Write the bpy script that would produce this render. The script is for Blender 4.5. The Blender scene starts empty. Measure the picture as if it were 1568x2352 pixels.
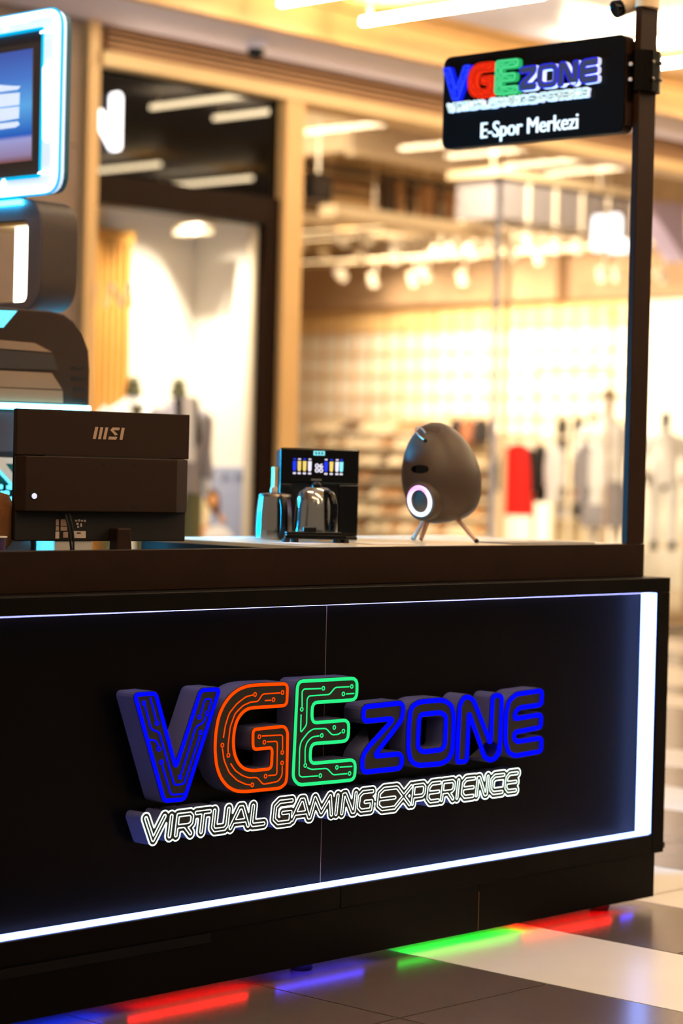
import bpy, bmesh, math, random
import numpy as np
from mathutils import Vector, Matrix, Euler

random.seed(7)
SC = bpy.context.scene
COL = SC.collection

# ------------------------------------------------------------------ camera
F_PX, PITCH, ROLL, TH, EYE = 5406.0, -0.0185, 0.0241, 0.751, 1.45
CAM = Vector((0, 0, EYE))
FWD = Vector((math.cos(TH) * math.cos(PITCH), math.sin(TH) * math.cos(PITCH), math.sin(PITCH)))
_r = Vector((math.sin(TH), -math.cos(TH), 0)); _u = _r.cross(FWD)
RGT = math.cos(ROLL) * _r + math.sin(ROLL) * _u
UPV = -math.sin(ROLL) * _r + math.cos(ROLL) * _u
cd = bpy.data.cameras.new('camera'); cam = bpy.data.objects.new('camera', cd); COL.objects.link(cam)
cd.sensor_fit = 'VERTICAL'; cd.sensor_height = 36.0; cd.sensor_width = 24.0
cd.lens = F_PX / 2352 * 36.0
cd.clip_start = 0.1; cd.clip_end = 200
cd.dof.use_dof = True; cd.dof.focus_distance = 6.65; cd.dof.aperture_fstop = 1.9
cam.matrix_world = Matrix.Translation(CAM) @ Matrix((RGT, UPV, -FWD)).transposed().to_4x4()
SC.camera = cam

# ------------------------------------------------------------------ world, exposure
w = bpy.data.worlds.new('hall_light'); SC.world = w; w.use_nodes = True
bg = w.node_tree.nodes['Background']; bg.inputs[0].default_value = (1.0, 0.78, 0.56, 1); bg.inputs[1].default_value = 0.20
SC.view_settings.view_transform = 'Standard'; SC.view_settings.look = 'None'
SC.view_settings.exposure = 0.0; SC.view_settings.gamma = 1.0; SC.view_settings.use_curve_mapping = False
SC.cycles.max_bounces = 8; SC.cycles.transparent_max_bounces = 12
SC.cycles.caustics_reflective = False; SC.cycles.caustics_refractive = False
SC.cycles.sample_clamp_indirect = 4.0
SC.cycles.use_denoising = True

# ------------------------------------------------------------------ helpers
def at(x, y, ax, v):
    """Point of the place seen at photo position (x, y), on the plane axis=v."""
    d = FWD + RGT * ((x - 784) / F_PX) - UPV * ((y - 1176) / F_PX)
    i = 'XYZ'.index(ax)
    return CAM + d * ((v - CAM[i]) / d[i])

def seen(p):
    q = Vector(p) - CAM; z = q.dot(FWD)
    return 784 + F_PX * q.dot(RGT) / z, 1176 - F_PX * q.dot(UPV) / z

def lin(r, g, b):
    f = lambda c: (c / 255) / 12.92 if c <= 10 else (((c / 255) + 0.055) / 1.055) ** 2.4
    return (f(r), f(g), f(b), 1)

MATS = {}
def mat(name, rgb=(128, 128, 128), rough=0.5, metal=0.0, vary=0.12, scale=12.0, emit=None, power=0.0, spec=0.5, bump=0.0):
    m = bpy.data.materials.new(name); m.use_nodes = True; MATS[name] = m
    nt = m.node_tree; b = nt.nodes['Principled BSDF']
    c = lin(*rgb)
    b.inputs['Roughness'].default_value = rough; b.inputs['Metallic'].default_value = metal
    b.inputs['Specular IOR Level'].default_value = spec
    if vary > 0 or bump > 0:
        tc = nt.nodes.new('ShaderNodeTexCoord'); n = nt.nodes.new('ShaderNodeTexNoise')
        n.inputs['Scale'].default_value = scale; n.inputs['Detail'].default_value = 4
        nt.links.new(tc.outputs['Object'], n.inputs['Vector'])
        mx = nt.nodes.new('ShaderNodeMix'); mx.data_type = 'RGBA'
        mx.inputs[6].default_value = tuple(v * (1 - vary) for v in c[:3]) + (1,)
        mx.inputs[7].default_value = tuple(min(1, v * (1 + vary)) for v in c[:3]) + (1,)
        nt.links.new(n.outputs['Fac'], mx.inputs[0]); nt.links.new(mx.outputs[2], b.inputs['Base Color'])
        if bump > 0:
            bp = nt.nodes.new('ShaderNodeBump'); bp.inputs['Strength'].default_value = bump
            nt.links.new(n.outputs['Fac'], bp.inputs['Height']); nt.links.new(bp.outputs[0], b.inputs['Normal'])
    else:
        b.inputs['Base Color'].default_value = c
    if emit:
        b.inputs['Specular IOR Level'].default_value = 0.0
        b.inputs['Emission Color'].default_value = lin(*emit); b.inputs['Emission Strength'].default_value = power
    return m

def glass_mat(name, tint, refl):
    m = bpy.data.materials.new(name); m.use_nodes = True; MATS[name] = m; nt = m.node_tree
    for n in list(nt.nodes): nt.nodes.remove(n)
    o = nt.nodes.new('ShaderNodeOutputMaterial'); t = nt.nodes.new('ShaderNodeBsdfTransparent')
    g = nt.nodes.new('ShaderNodeBsdfGlossy'); mx = nt.nodes.new('ShaderNodeMixShader')
    t.inputs[0].default_value = tint; g.inputs['Roughness'].default_value = 0.02
    mx.inputs[0].default_value = refl
    nt.links.new(t.outputs[0], mx.inputs[1]); nt.links.new(g.outputs[0], mx.inputs[2]); nt.links.new(mx.outputs[0], o.inputs[0])
    return m

ORG = {}
class MB:
    """Collects shapes and links them as one mesh object."""
    def __init__(s): s.v = []; s.f = []
    def add(s, vs, fs):
        o = len(s.v); s.v += [Vector(p) for p in vs]; s.f += [tuple(i + o for i in f) for f in fs]; return s
    def box(s, x0, y0, z0, x1, y1, z1):
        return s.add([(x0, y0, z0), (x1, y0, z0), (x1, y1, z0), (x0, y1, z0), (x0, y0, z1), (x1, y0, z1), (x1, y1, z1), (x0, y1, z1)],
                     [(3, 2, 1, 0), (4, 5, 6, 7), (0, 1, 5, 4), (1, 2, 6, 5), (2, 3, 7, 6), (3, 0, 4, 7)])
    def obox(s, o, U, V, W):
        """box from corner o along three edge vectors"""
        o, U, V, W = map(Vector, (o, U, V, W))
        p = [o, o + U, o + U + V, o + V]; p += [q + W for q in p]
        f = [(3, 2, 1, 0), (4, 5, 6, 7), (0, 1, 5, 4), (1, 2, 6, 5), (2, 3, 7, 6), (3, 0, 4, 7)]
        if U.cross(V).dot(W) < 0: f = [t[::-1] for t in f]
        return s.add(p, f)
    def prism(s, poly, W):
        """closed polygon of 3D points, swept by vector W"""
        P = [Vector(p) for p in poly]; W = Vector(W); n = len(P)
        nrm = sum(((P[i] - P[0]).cross(P[(i + 1) % n] - P[0]) for i in range(n)), Vector())
        f = [tuple(range(n))[::-1], tuple(range(n, 2 * n))] + [(i, (i + 1) % n, n + (i + 1) % n, n + i) for i in range(n)]
        if nrm.dot(W) < 0: f = [t[::-1] for t in f]
        return s.add(P + [p + W for p in P], f)
    def tube(s, pts, r, n=8, closed=False, caps=True):
        P = [Vector(p) for p in pts]; m = len(P); R = r if isinstance(r, (list, tuple)) else [r] * m
        T = []
        for i in range(m):
            a = P[(i - 1) % m] if (closed or i > 0) else P[i]; b = P[(i + 1) % m] if (closed or i < m - 1) else P[i]
            d = b - a; T.append(d.normalized() if d.length > 1e-9 else Vector((0, 0, 1)))
        ref = Vector((0, 0, 1)) if abs(T[0].z) < 0.9 else Vector((1, 0, 0))
        nv = T[0].cross(ref).normalized(); vs = []
        for i in range(m):
            nv = (nv - T[i] * nv.dot(T[i])); nv = nv.normalized() if nv.length > 1e-6 else T[i].orthogonal().normalized()
            bv = T[i].cross(nv)
            for k in range(n):
                a = 2 * math.pi * k / n; vs.append(P[i] + (nv * math.cos(a) + bv * math.sin(a)) * R[i])
        fs = []
        for i in range(m if closed else m - 1):
            j = (i + 1) % m
            for k in range(n):
                k2 = (k + 1) % n; fs.append((i * n + k, i * n + k2, j * n + k2, j * n + k))
        if not closed and caps: fs += [tuple(range(n))[::-1], tuple(range((m - 1) * n, m * n))]
        return s.add(vs, fs)
    def lathe(s, prof, o, axis=(0, 0, 1), n=24, sx=1.0, sy=1.0, side=None):
        """profile of (radius, height) turned about axis through o"""
        o = Vector(o); A = Vector(axis).normalized()
        U = Vector(side) if side else A.orthogonal(); U = (U - A * U.dot(A)).normalized(); V = A.cross(U); vs = []
        for r, h in prof:
            for k in range(n):
                a = 2 * math.pi * k / n; vs.append(o + A * h + (U * math.cos(a) * sx + V * math.sin(a) * sy) * r)
        m = len(prof); fs = [(i * n + k, i * n + (k + 1) % n, (i + 1) * n + (k + 1) % n, (i + 1) * n + k) for i in range(m - 1) for k in range(n)]
        if prof[0][0] > 1e-6: fs.append(tuple(range(n))[::-1])
        if prof[-1][0] > 1e-6: fs.append(tuple(range((m - 1) * n, m * n)))
        return s.add(vs, fs)
    def mesh(s, me, M):
        """existing mesh data through a function of its coordinates"""
        return s.add([M(v.co) for v in me.vertices], [tuple(p.vertices) for p in me.polygons])
    def build(s, name, m, parent=None, smooth=False, bevel=0.0, loc=None, seg=2):
        org = Vector(loc) if loc is not None else (ORG[parent] if parent is not None else Vector())
        me = bpy.data.meshes.new(name); me.from_pydata([tuple(p - org) for p in s.v], [], s.f)
        b = bmesh.new(); b.from_mesh(me); bmesh.ops.remove_doubles(b, verts=b.verts, dist=1e-6)
        bmesh.ops.recalc_face_normals(b, faces=b.faces); b.to_mesh(me); b.free()
        me.materials.append(MATS[m] if isinstance(m, str) else m)
        if smooth:
            me.polygons.foreach_set('use_smooth', [True] * len(me.polygons))
            try: me.set_sharp_from_angle(angle=math.radians(40))
            except Exception: pass
        o = bpy.data.objects.new(name, me); COL.objects.link(o)
        if parent is not None: o.parent = parent
        else: o.location = org
        ORG[o] = org
        if bevel > 0:
            md = o.modifiers.new('bevel', 'BEVEL'); md.width = bevel; md.segments = seg; md.limit_method = 'ANGLE'
        return o

def tag(o, label, cat, group=None, kind=None):
    o['label'] = label; o['category'] = cat
    if group: o['group'] = group
    if kind: o['kind'] = kind
    return o
def thing(name, label, cat, loc, group=None):
    o = bpy.data.objects.new(name, None); COL.objects.link(o); o.location = loc; o.empty_display_size = 0.1
    ORG[o] = Vector(loc); return tag(o, label, cat, group)
def struct(o, label=None):
    o['kind'] = 'structure'
    if label: o['label'] = label
    return o
def shell(name, loc=(0, 0, 0)):
    o = bpy.data.objects.new(name, None); COL.objects.link(o); o.location = loc; ORG[o] = Vector(loc)
    o['kind'] = 'structure'; return o
def copy_tree(o, parent=None):
    c = o.copy(); COL.objects.link(c)
    if parent is not None: c.parent = parent
    for ch in list(o.children): copy_tree(ch, c)
    return c

def rounded(pts, r, n=5, closed=True):
    """polyline (2D or 3D) with its corners rounded"""
    P = [Vector(p) for p in pts]; m = len(P); out = []
    for i in range(m):
        if not closed and i in (0, m - 1): out.append(P[i]); continue
        a, b, c = P[(i - 1) % m], P[i], P[(i + 1) % m]
        la, lc = (a - b).length, (c - b).length; k = min(r, 0.45 * la, 0.45 * lc)
        p0 = b + (a - b) * (k / la); p1 = b + (c - b) * (k / lc)
        for j in range(n + 1):
            t = j / n; out.append(p0 * (1 - t) ** 2 + b * 2 * t * (1 - t) + p1 * t * t)
    return out

def offset(pts, d):
    """closed 2D polygon moved outwards by d"""
    P = [Vector(p) for p in pts]; m = len(P)
    area = sum(P[i].x * P[(i + 1) % m].y - P[(i + 1) % m].x * P[i].y for i in range(m)); sgn = 1 if area > 0 else -1
    out = []
    for i in range(m):
        a, b, c = P[(i - 1) % m], P[i], P[(i + 1) % m]
        e0 = (b - a).normalized() if (b - a).length > 1e-9 else Vector((1, 0)); e1 = (c - b).normalized() if (c - b).length > 1e-9 else e0
        n0, n1 = Vector((e0.y, -e0.x)), Vector((e1.y, -e1.x)); q = n0 + n1
        q = q.normalized() if q.length > 1e-6 else n0
        out.append(b + q * (sgn * d / max(0.5, q.dot(n0))))
    return out

def filled(loops, depth):
    """flat mesh data of 2D loops (holes allowed), thickness depth"""
    cu = bpy.data.curves.new('outline', 'CURVE'); cu.dimensions = '2D'; cu.fill_mode = 'BOTH'; cu.extrude = depth / 2
    for L in loops:
        sp = cu.splines.new('POLY'); sp.points.add(len(L) - 1)
        for p, q in zip(sp.points, L): p.co = (q[0], q[1], 0, 1)
        sp.use_cyclic_u = True
    o = bpy.data.objects.new('outline', cu); COL.objects.link(o)
    dg = bpy.context.evaluated_depsgraph_get(); me = bpy.data.meshes.new_from_object(o.evaluated_get(dg))
    bpy.data.objects.remove(o); return me

def text_mesh(body, size, depth, bold=0.0, space=1.0):
    cu = bpy.data.curves.new('lettering', 'FONT'); cu.body = body; cu.size = size; cu.extrude = depth / 2; cu.offset = bold
    cu.space_character = space; cu.resolution_u = 4
    o = bpy.data.objects.new('lettering', cu); COL.objects.link(o)
    dg = bpy.context.evaluated_depsgraph_get(); me = bpy.data.meshes.new_from_object(o.evaluated_get(dg))
    bpy.data.objects.remove(o); return me

def skin(joints, bones, levels=1):
    """continuous body grown over joints {name: (point, radius)}"""
    names = list(joints); me = bpy.data.meshes.new('body')
    me.from_pydata([joints[k][0] for k in names], [(names.index(a), names.index(b)) for a, b in bones], [])
    o = bpy.data.objects.new('body', me); COL.objects.link(o)
    o.modifiers.new('skin', 'SKIN')
    if not me.skin_vertices: 
        bpy.context.view_layer.objects.active = o
    sv = me.skin_vertices[0].data
    for i, k in enumerate(names):
        r = joints[k][1]; sv[i].radius = r if isinstance(r, tuple) else (r, r)
        sv[i].use_root = (i == 0)
    sb = o.modifiers.new('sub', 'SUBSURF'); sb.levels = levels; sb.render_levels = levels
    dg = bpy.context.evaluated_depsgraph_get(); out = bpy.data.meshes.new_from_object(o.evaluated_get(dg))
    bpy.data.objects.remove(o); return out

# ------------------------------------------------------------------ materials
mat('black_laminate', (9, 6, 5), 0.45, vary=0.25, scale=5, spec=0.06)
mat('panel_black', (6, 4, 4), 0.34, vary=0.2, scale=4, spec=0.06)
mat('brown_black', (37, 22, 14), 0.45, vary=0.25, scale=6, spec=0.08)
mat('pole_paint', (40, 24, 17), 0.5, vary=0.15, spec=0.07)
mat('seam_metal', (190, 160, 150), 0.4, vary=0.05)
mat('counter_white', (238, 226, 204), 0.22, vary=0.04)
mat('letter_side', (92, 94, 132), 0.3, vary=0.08, scale=20, spec=0.5)
mat('letter_face', (14, 12, 6), 0.5, vary=0.0)
mat('neon_blue', (0, 0, 60), 0.4, vary=0, emit=(2, 8, 255), power=1.15)
mat('neon_orange', (60, 10, 0), 0.4, vary=0, emit=(255, 72, 0), power=1.15)
mat('neon_green', (0, 60, 30), 0.4, vary=0, emit=(40, 228, 128), power=1.15)
mat('neon_white', (220, 235, 230), 0.4, vary=0, emit=(232, 255, 248), power=1.5)
mat('edge_glow', (200, 200, 255), 0.4, vary=0, emit=(190, 200, 255), power=1.0)
mat('led_white', (240, 240, 255), 0.4, vary=0, emit=(128, 160, 255), power=6.0)
mat('led_soft', (240, 240, 255), 0.4, vary=0, emit=(160, 165, 255), power=6.0)
mat('glow_red', (255, 20, 10), 0.4, vary=0, emit=(255, 12, 8), power=34.0)
mat('glow_green', (20, 255, 60), 0.4, vary=0, emit=(10, 255, 60), power=10.0)
mat('glow_blue', (20, 40, 255), 0.4, vary=0, emit=(15, 50, 255), power=40.0)
mat('glow_violet', (80, 60, 255), 0.4, vary=0, emit=(70, 60, 255), power=20.0)
mat('monitor_black', (44, 28, 20), 0.5, vary=0.08, scale=30, spec=0.2)
mat('monitor_dark', (24, 16, 12), 0.5, vary=0.08, scale=30)
mat('logo_tan', (205, 170, 145), 0.4, vary=0.03)
mat('sticker_white', (230, 205, 190), 0.5, vary=0.05)
mat('black_plastic', (11, 10, 11), 0.3, vary=0.1, spec=0.25)
mat('black_gloss', (6, 6, 8), 0.1, vary=0.05, spec=0.3)
mat('rubber', (10, 9, 9), 0.8, vary=0.1)
mat('steel', (200, 198, 195), 0.16, metal=1.0, vary=0.03)
mat('brushed', (120, 112, 105), 0.3, metal=1.0, vary=0.25, scale=40)
mat('egg_grey', (70, 55, 46), 0.45, vary=0.05, scale=30)
mat('leg_tan', (205, 165, 145), 0.35, metal=0.3, vary=0.05)
mat('paper', (235, 226, 220), 0.7, vary=0.03)
mat('gold_wood', (234, 188, 122), 0.45, vary=0.06, scale=3)
mat('gold_light', (244, 208, 146), 0.45, vary=0.06, scale=3)
mat('slat_brown', (176, 130, 86), 0.55, vary=0.1, scale=4)
mat('slat_gap', (62, 42, 26), 0.6, vary=0.1)
mat('soffit_white', (246, 240, 244), 0.6, vary=0.04, scale=2)
mat('ceiling_white', (214, 222, 255), 0.3, vary=0.05, scale=2)
mat('ceiling_tan', (214, 178, 142), 0.4, vary=0.06, scale=2)
mat('stone', (136, 112, 92), 0.6, vary=0.28, scale=5, bump=0.15)
mat('frame_dark', (30, 17, 10), 0.5, vary=0.15, scale=3, spec=0.05)
mat('dark_glass', (10, 8, 7), 0.012, vary=0.0, spec=0.16)
mat('store_white', (246, 240, 226), 0.7, vary=0.03, scale=2)
mat('store_cream', (232, 218, 190), 0.7, vary=0.04, scale=2)
mat('store_beige', (214, 190, 156), 0.7, vary=0.06, scale=2)
mat('bulk_beige', (170, 138, 104), 0.7, vary=0.06, scale=2)
mat('beam_beige', (226, 200, 160), 0.6, vary=0.08, scale=2)
mat('duct_grey', (176, 168, 168), 0.4, metal=0.3, vary=0.12, scale=4)
mat('dark_brown', (60, 42, 28), 0.6, vary=0.2, scale=5)
mat('wood_slat', (228, 168, 82), 0.5, vary=0.12, scale=5)
mat('tile_grey', (134, 116, 110), 0.22, vary=0.16, scale=4)
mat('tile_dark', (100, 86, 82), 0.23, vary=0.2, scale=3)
mat('tile_cream', (253, 244, 236), 0.3, vary=0.05, scale=4)
mat('grout', (206, 160, 96), 0.8, vary=0.1)
mat('led_line', (255, 240, 210), 0.4, vary=0, emit=(255, 228, 182), power=85.0)
mat('lamp_glow', (255, 245, 220), 0.4, vary=0, emit=(255, 236, 196), power=8.0)
mat('rail_fill', (255, 245, 220), 0.4, vary=0, emit=(255, 222, 168), power=6.0)
mat('ledge_fill', (255, 245, 230), 0.4, vary=0, emit=(255, 240, 224), power=7.0)
mat('lamp_dim', (255, 245, 220), 0.4, vary=0, emit=(255, 232, 180), power=1.1)
mat('letter_lit', (255, 255, 255), 0.4, vary=0, emit=(250, 250, 255), power=3.0)
mat('letter_lit_far', (255, 255, 255), 0.4, vary=0, emit=(245, 246, 255), power=2.2)
mat('letter_pale', (255, 240, 210), 0.6, vary=0.02)
mat('fixture_white', (240, 225, 200), 0.5, vary=0.04)
mat('cloth_white', (240, 238, 236), 0.9, vary=0.05, scale=20, bump=0.2)
mat('cloth_grey', (150, 145, 150), 0.9, vary=0.25, scale=14, bump=0.2)
mat('cloth_red', (255, 22, 8), 0.8, vary=0.1, scale=10, bump=0.2)
mat('cloth_black', (34, 26, 22), 0.9, vary=0.2)
mat('cloth_brown', (150, 92, 60), 0.9, vary=0.2)
mat('cloth_olive', (110, 108, 70), 0.9, vary=0.2)
mat('skin_cap', (92, 92, 58), 0.6, vary=0.1)
mat('mannequin_white', (240, 236, 230), 0.4, vary=0.03)
mat('mannequin_black', (40, 32, 26), 0.5, vary=0.05)
mat('shoe_tan', (190, 140, 92), 0.7, vary=0.3, scale=6)
mat('shoe_dark', (112, 84, 58), 0.7, vary=0.3, scale=6)
mat('shoe_pale', (240, 222, 190), 0.7, vary=0.15, scale=6)
mat('fur_brown', (120, 74, 36), 0.95, vary=0.4, scale=60, bump=0.6)
mat('cyan_light', (120, 240, 255), 0.4, vary=0, emit=(90, 220, 255), power=1.1)
mat('cyan_strip', (200, 250, 255), 0.4, vary=0, emit=(110, 226, 255), power=7.0)
mat('teal_dark', (0, 84, 112), 0.4, vary=0.05)
mat('cyan_lamp', (200, 250, 255), 0.4, vary=0, emit=(0, 180, 255), power=230.0)
mat('cyan_tube', (200, 250, 255), 0.4, vary=0, emit=(40, 200, 255), power=22.0)
mat('cyan_edge', (0, 160, 220), 0.4, vary=0, emit=(0, 175, 235), power=0.9)
mat('neon_frame', (240, 246, 255), 0.4, vary=0, emit=(228, 238, 255), power=2.2)
mat('neon_frame_pale', (210, 228, 255), 0.4, vary=0, emit=(196, 218, 255), power=0.85)
mat('tube_warm', (255, 252, 235), 0.4, vary=0, emit=(255, 250, 235), power=4.0)
mat('bezel', (66, 60, 64), 0.4, vary=0.08)
mat('arch_face', (98, 92, 104), 0.4, vary=0.06)
mat('arch_side', (58, 42, 32), 0.5, vary=0.1)
mat('housing', (50, 33, 24), 0.5, vary=0.1, spec=0.2)
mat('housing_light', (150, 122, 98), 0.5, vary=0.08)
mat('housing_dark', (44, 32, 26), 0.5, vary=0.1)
mat('lilac_panel', (196, 180, 214), 0.5, vary=0.05)
mat('camera_cream', (236, 206, 170), 0.45, vary=0.05)
mat('red_fill', (60, 5, 2), 0.3, vary=0, emit=(255, 52, 18), power=0.95)
mat('red_dark', (120, 10, 5), 0.4, vary=0, emit=(170, 12, 8), power=0.8)
mat('green_fill', (5, 60, 30), 0.3, vary=0, emit=(42, 190, 104), power=0.9)
mat('green_bright', (5, 60, 30), 0.3, vary=0, emit=(110, 240, 170), power=1.0)
mat('blue_fill', (5, 10, 80), 0.3, vary=0, emit=(14, 30, 240), power=0.95)
mat('blue_bright', (5, 10, 80), 0.3, vary=0, emit=(60, 90, 255), power=1.0)
mat('zone_grey', (58, 60, 84), 0.35, vary=0.05)
mat('text_face', (26, 27, 36), 0.4, vary=0.05)
mat('return_white', (230, 236, 255), 0.4, vary=0, emit=(206, 218, 255), power=0.85)
mat('blue_line', (10, 10, 120), 0.4, vary=0, emit=(50, 50, 225), power=0.9)
mat('sign_black', (8, 6, 6), 0.35, vary=0.1, spec=0.12)
mat('text_white', (240, 240, 236), 0.5, vary=0.02, emit=(226, 226, 222), power=0.75)
mat('text_grey_blue', (96, 106, 136), 0.7, vary=0.03)
mat('poster_ground', (160, 168, 196), 0.6, vary=0.03)
mat('poster_skin', (226, 158, 96), 0.7, vary=0.1)
mat('poster_hair', (110, 66, 34), 0.7, vary=0.2)
mat('poster_cloth', (246, 222, 176), 0.7, vary=0.1)
mat('poster_white', (248, 240, 232), 0.7, vary=0.05)
mat('icon_blue', (20, 30, 200), 0.4, vary=0, emit=(40, 60, 240), power=0.9)
mat('icon_white', (230, 230, 255), 0.4, vary=0, emit=(215, 222, 255), power=0.85)
mat('icon_yellow', (230, 210, 120), 0.4, vary=0, emit=(214, 196, 110), power=0.8)
mat('icon_cyan', (120, 220, 240), 0.4, vary=0, emit=(120, 218, 240), power=1.0)
mat('purple_cup', (70, 52, 90), 0.3, vary=0.1)
mat('water_tank', (120, 180, 200), 0.1, vary=0.1)
glass_mat('shop_glass', (0.98, 0.97, 0.95, 1), 0.022)
glass_mat('cup_glass', (0.9, 0.92, 0.92, 1), 0.12)

def screen_mat(name):
    m = bpy.data.materials.new(name); m.use_nodes = True; MATS[name] = m; nt = m.node_tree
    b = nt.nodes['Principled BSDF']; b.inputs['Base Color'].default_value = (0.01, 0.01, 0.02, 1); b.inputs['Roughness'].default_value = 0.2
    tc = nt.nodes.new('ShaderNodeTexCoord'); sp = nt.nodes.new('ShaderNodeSeparateXYZ'); nt.links.new(tc.outputs['Generated'], sp.inputs[0])
    r = nt.nodes.new('ShaderNodeValToRGB'); e = r.color_ramp.elements
    e[0].position = 0.0; e[0].color = lin(120, 70, 60); e[1].position = 1.0; e[1].color = lin(60, 84, 170)
    for p, c in ((0.06, (150, 130, 170)), (0.2, (160, 160, 215)), (0.24, (20, 90, 190)), (0.5, (90, 170, 235)), (0.75, (70, 120, 205))):
        k = e.new(p); k.color = lin(*c)
    nt.links.new(sp.outputs['Z'], r.inputs[0]); nt.links.new(r.outputs[0], b.inputs['Emission Color']); b.inputs['Emission Strength'].default_value = 0.95
screen_mat('tv_picture')
def ring_mat(name):
    m = bpy.data.materials.new(name); m.use_nodes = True; MATS[name] = m; nt = m.node_tree; b = nt.nodes['Principled BSDF']
    tc = nt.nodes.new('ShaderNodeTexCoord'); sp = nt.nodes.new('ShaderNodeSeparateXYZ'); nt.links.new(tc.outputs['Generated'], sp.inputs[0])
    r = nt.nodes.new('ShaderNodeValToRGB'); e = r.color_ramp.elements
    e[0].position = 0.05; e[0].color = lin(255, 120, 250); e[1].position = .9; e[1].color = lin(110, 225, 255)
    k = e.new(.35); k.color = lin(235, 230, 255)
    nt.links.new(sp.outputs['X'], r.inputs[0]); nt.links.new(r.outputs[0], b.inputs['Emission Color']); b.inputs['Emission Strength'].default_value = 1.7
ring_mat('neon_ring')

# ================================================================== THE SETTING
YF = 12.5            # storefront plane
ZC = 4.72            # mall ceiling
FY = 4.602           # front of the kiosk
# ---- floor
fl = struct(MB().box(-4, -8, -0.16, 36, YF - 0.1, -0.012).build('floor', 'grout'), 'mall floor of grey and cream tiles')
P = 0.635; X0 = 5.295; YJ = 4.097
CREAM = {0, 2, 5, 7, 11, 13, 14, 17, 18, 22}
G = 0.0035
def tile_mesh(m):
    b = MB(); a, c = P / 2 - G, (P if m == 'tile_cream' else P / 2) - G
    b.add([(-a, -c, 0), (a, -c, 0), (a, c, 0), (-a, c, 0), (-a, -c, -.012), (a, -c, -.012), (a, c, -.012), (-a, c, -.012)],
          [(0, 1, 2, 3), (0, 4, 5, 1), (1, 5, 6, 2), (2, 6, 7, 3), (3, 7, 4, 0), (7, 6, 5, 4)])
    return b.build('tile', m, parent=fl)
protos = {k: tile_mesh(k) for k in ('tile_cream', 'tile_grey', 'tile_dark')}
used = set(); rest = {k: MB() for k in protos}
for i in range(-12, 46):
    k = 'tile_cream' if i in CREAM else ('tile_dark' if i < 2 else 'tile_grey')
    hl = P if k == 'tile_cream' else P / 2; y00 = 4.10 if k == 'tile_cream' else YJ + P / 2
    for j in range(-20, 26):
        cx, cy = X0 + (i + .5) * P, y00 + j * 2 * hl
        if cy + hl > YF - 0.11 or cy < -8: continue
        pr = [seen((cx + a * P / 2, cy + b * hl, 0)) for a in (-1, 0, 1) for b in (-1, 0, 1)]
        vis = cx > 2.5 and any(-15 < x < 1583 and y < 2370 for x, y in pr) and (cy - hl < 4.66 or cx > 6.2) and not (cy > 5.2 and cx < 7)
        if vis:
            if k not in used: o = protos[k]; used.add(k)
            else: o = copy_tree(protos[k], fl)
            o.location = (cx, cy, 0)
        else:
            a, c = P / 2 - G, hl - G; rest[k].add([(cx - a, cy - c, 0), (cx + a, cy - c, 0), (cx + a, cy + c, 0), (cx - a, cy + c, 0)], [(0, 1, 2, 3)])
for k in rest:
    o = rest[k].build('tile_field', k, parent=fl); o['kind'] = 'stuff'
struct(MB().box(10.0, YF - 0.1, -0.16, 36, 31, 0.0).build('floor_shop', 'store_cream'), 'pale shop floor behind the storefront')

# ---- mall ceiling
ce = shell('ceiling', (12, 11, ZC)); ce['label'] = 'stepped mall ceiling with gold wood planks and panels, lamp glow painted white to tan'
MB().box(8, 11.7, 4.50, 26, YF, 4.56).build('soffit', 'soffit_white', ce)
MB().box(8, 11.62, 4.50, 26, 11.7, 4.74).build('fascia', 'gold_wood', ce)
for k in range(3):
    y0 = 11.16 + k * 0.19
    MB().box(6, y0, ZC + (0.03 if k % 2 else 0), 26, y0 + 0.182, ZC + 0.06).build('plank', 'gold_light' if k % 2 else 'gold_wood', ce)
for k, (xa, xb) in enumerate(((6, 12.55), (12.56, 14.15), (14.16, 26))):
    MB().box(xa, 10.0, ZC, xb, 11.15, ZC + 0.05).build('ceiling_panel', ('gold_light', 'ceiling_white', 'ceiling_tan')[k], ce)  # white beside tan: glow of the lamps put into panel colours
for k in range(5):
    y0 = 9.99 - 1.9 * (k + 1)
    MB().box(-2, y0 + 0.01, ZC - 0.01, 26, y0 + 1.9, ZC + 0.05).build('ceiling_panel', ('soffit_white', 'gold_wood')[k % 2], ce)
MB().box(-2, -2, ZC + 0.07, 26, YF, ZC + 0.12).build('slab', 'slat_gap', ce)

def line_light(x, y0, y1, label, z=ZC):
    t = thing('linear_light', label, 'light', (x, (y0 + y1) / 2, z), 'linear ceiling lights')
    for y in (y0 + .08, y1 - .08): MB().box(x - .012, y, z - .11, x + .012, y + .03, z - .001).build('clip', 'fixture_white', t)
    MB().box(x - .017, y0 + .01, z - .150, x + .017, y1 - .01, z - .1105).build('diffuser', 'led_line', t)
near = {11.35: 'warm linear ceiling light cut off by the top edge above the louvres', 12.17: 'long warm linear ceiling light running up toward the hanging sign',
        14.0: 'upper white linear ceiling light right of the pole', 14.77: 'lower white linear ceiling light right of the pole collar'}
for x in (11.35, 12.17, 14.0, 14.77, 15.86, 17.2, 17.9, 18.8, 19.5):
    y0 = 9.5 if x in (14.0, 14.77) else 9.66
    line_light(x, y0, 11.28 if x < 12.5 else 10.92, near.get(x, 'linear ceiling light of the mall hall mirrored in the shop glass'))
for x in (4.2, 7.2, 10.2, 13.2, 16.65, 18.0):
    line_light(x, 5.2, 6.75, 'linear ceiling light over the kiosk, mirrored in the dark transom', ZC - 0.012)
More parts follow.
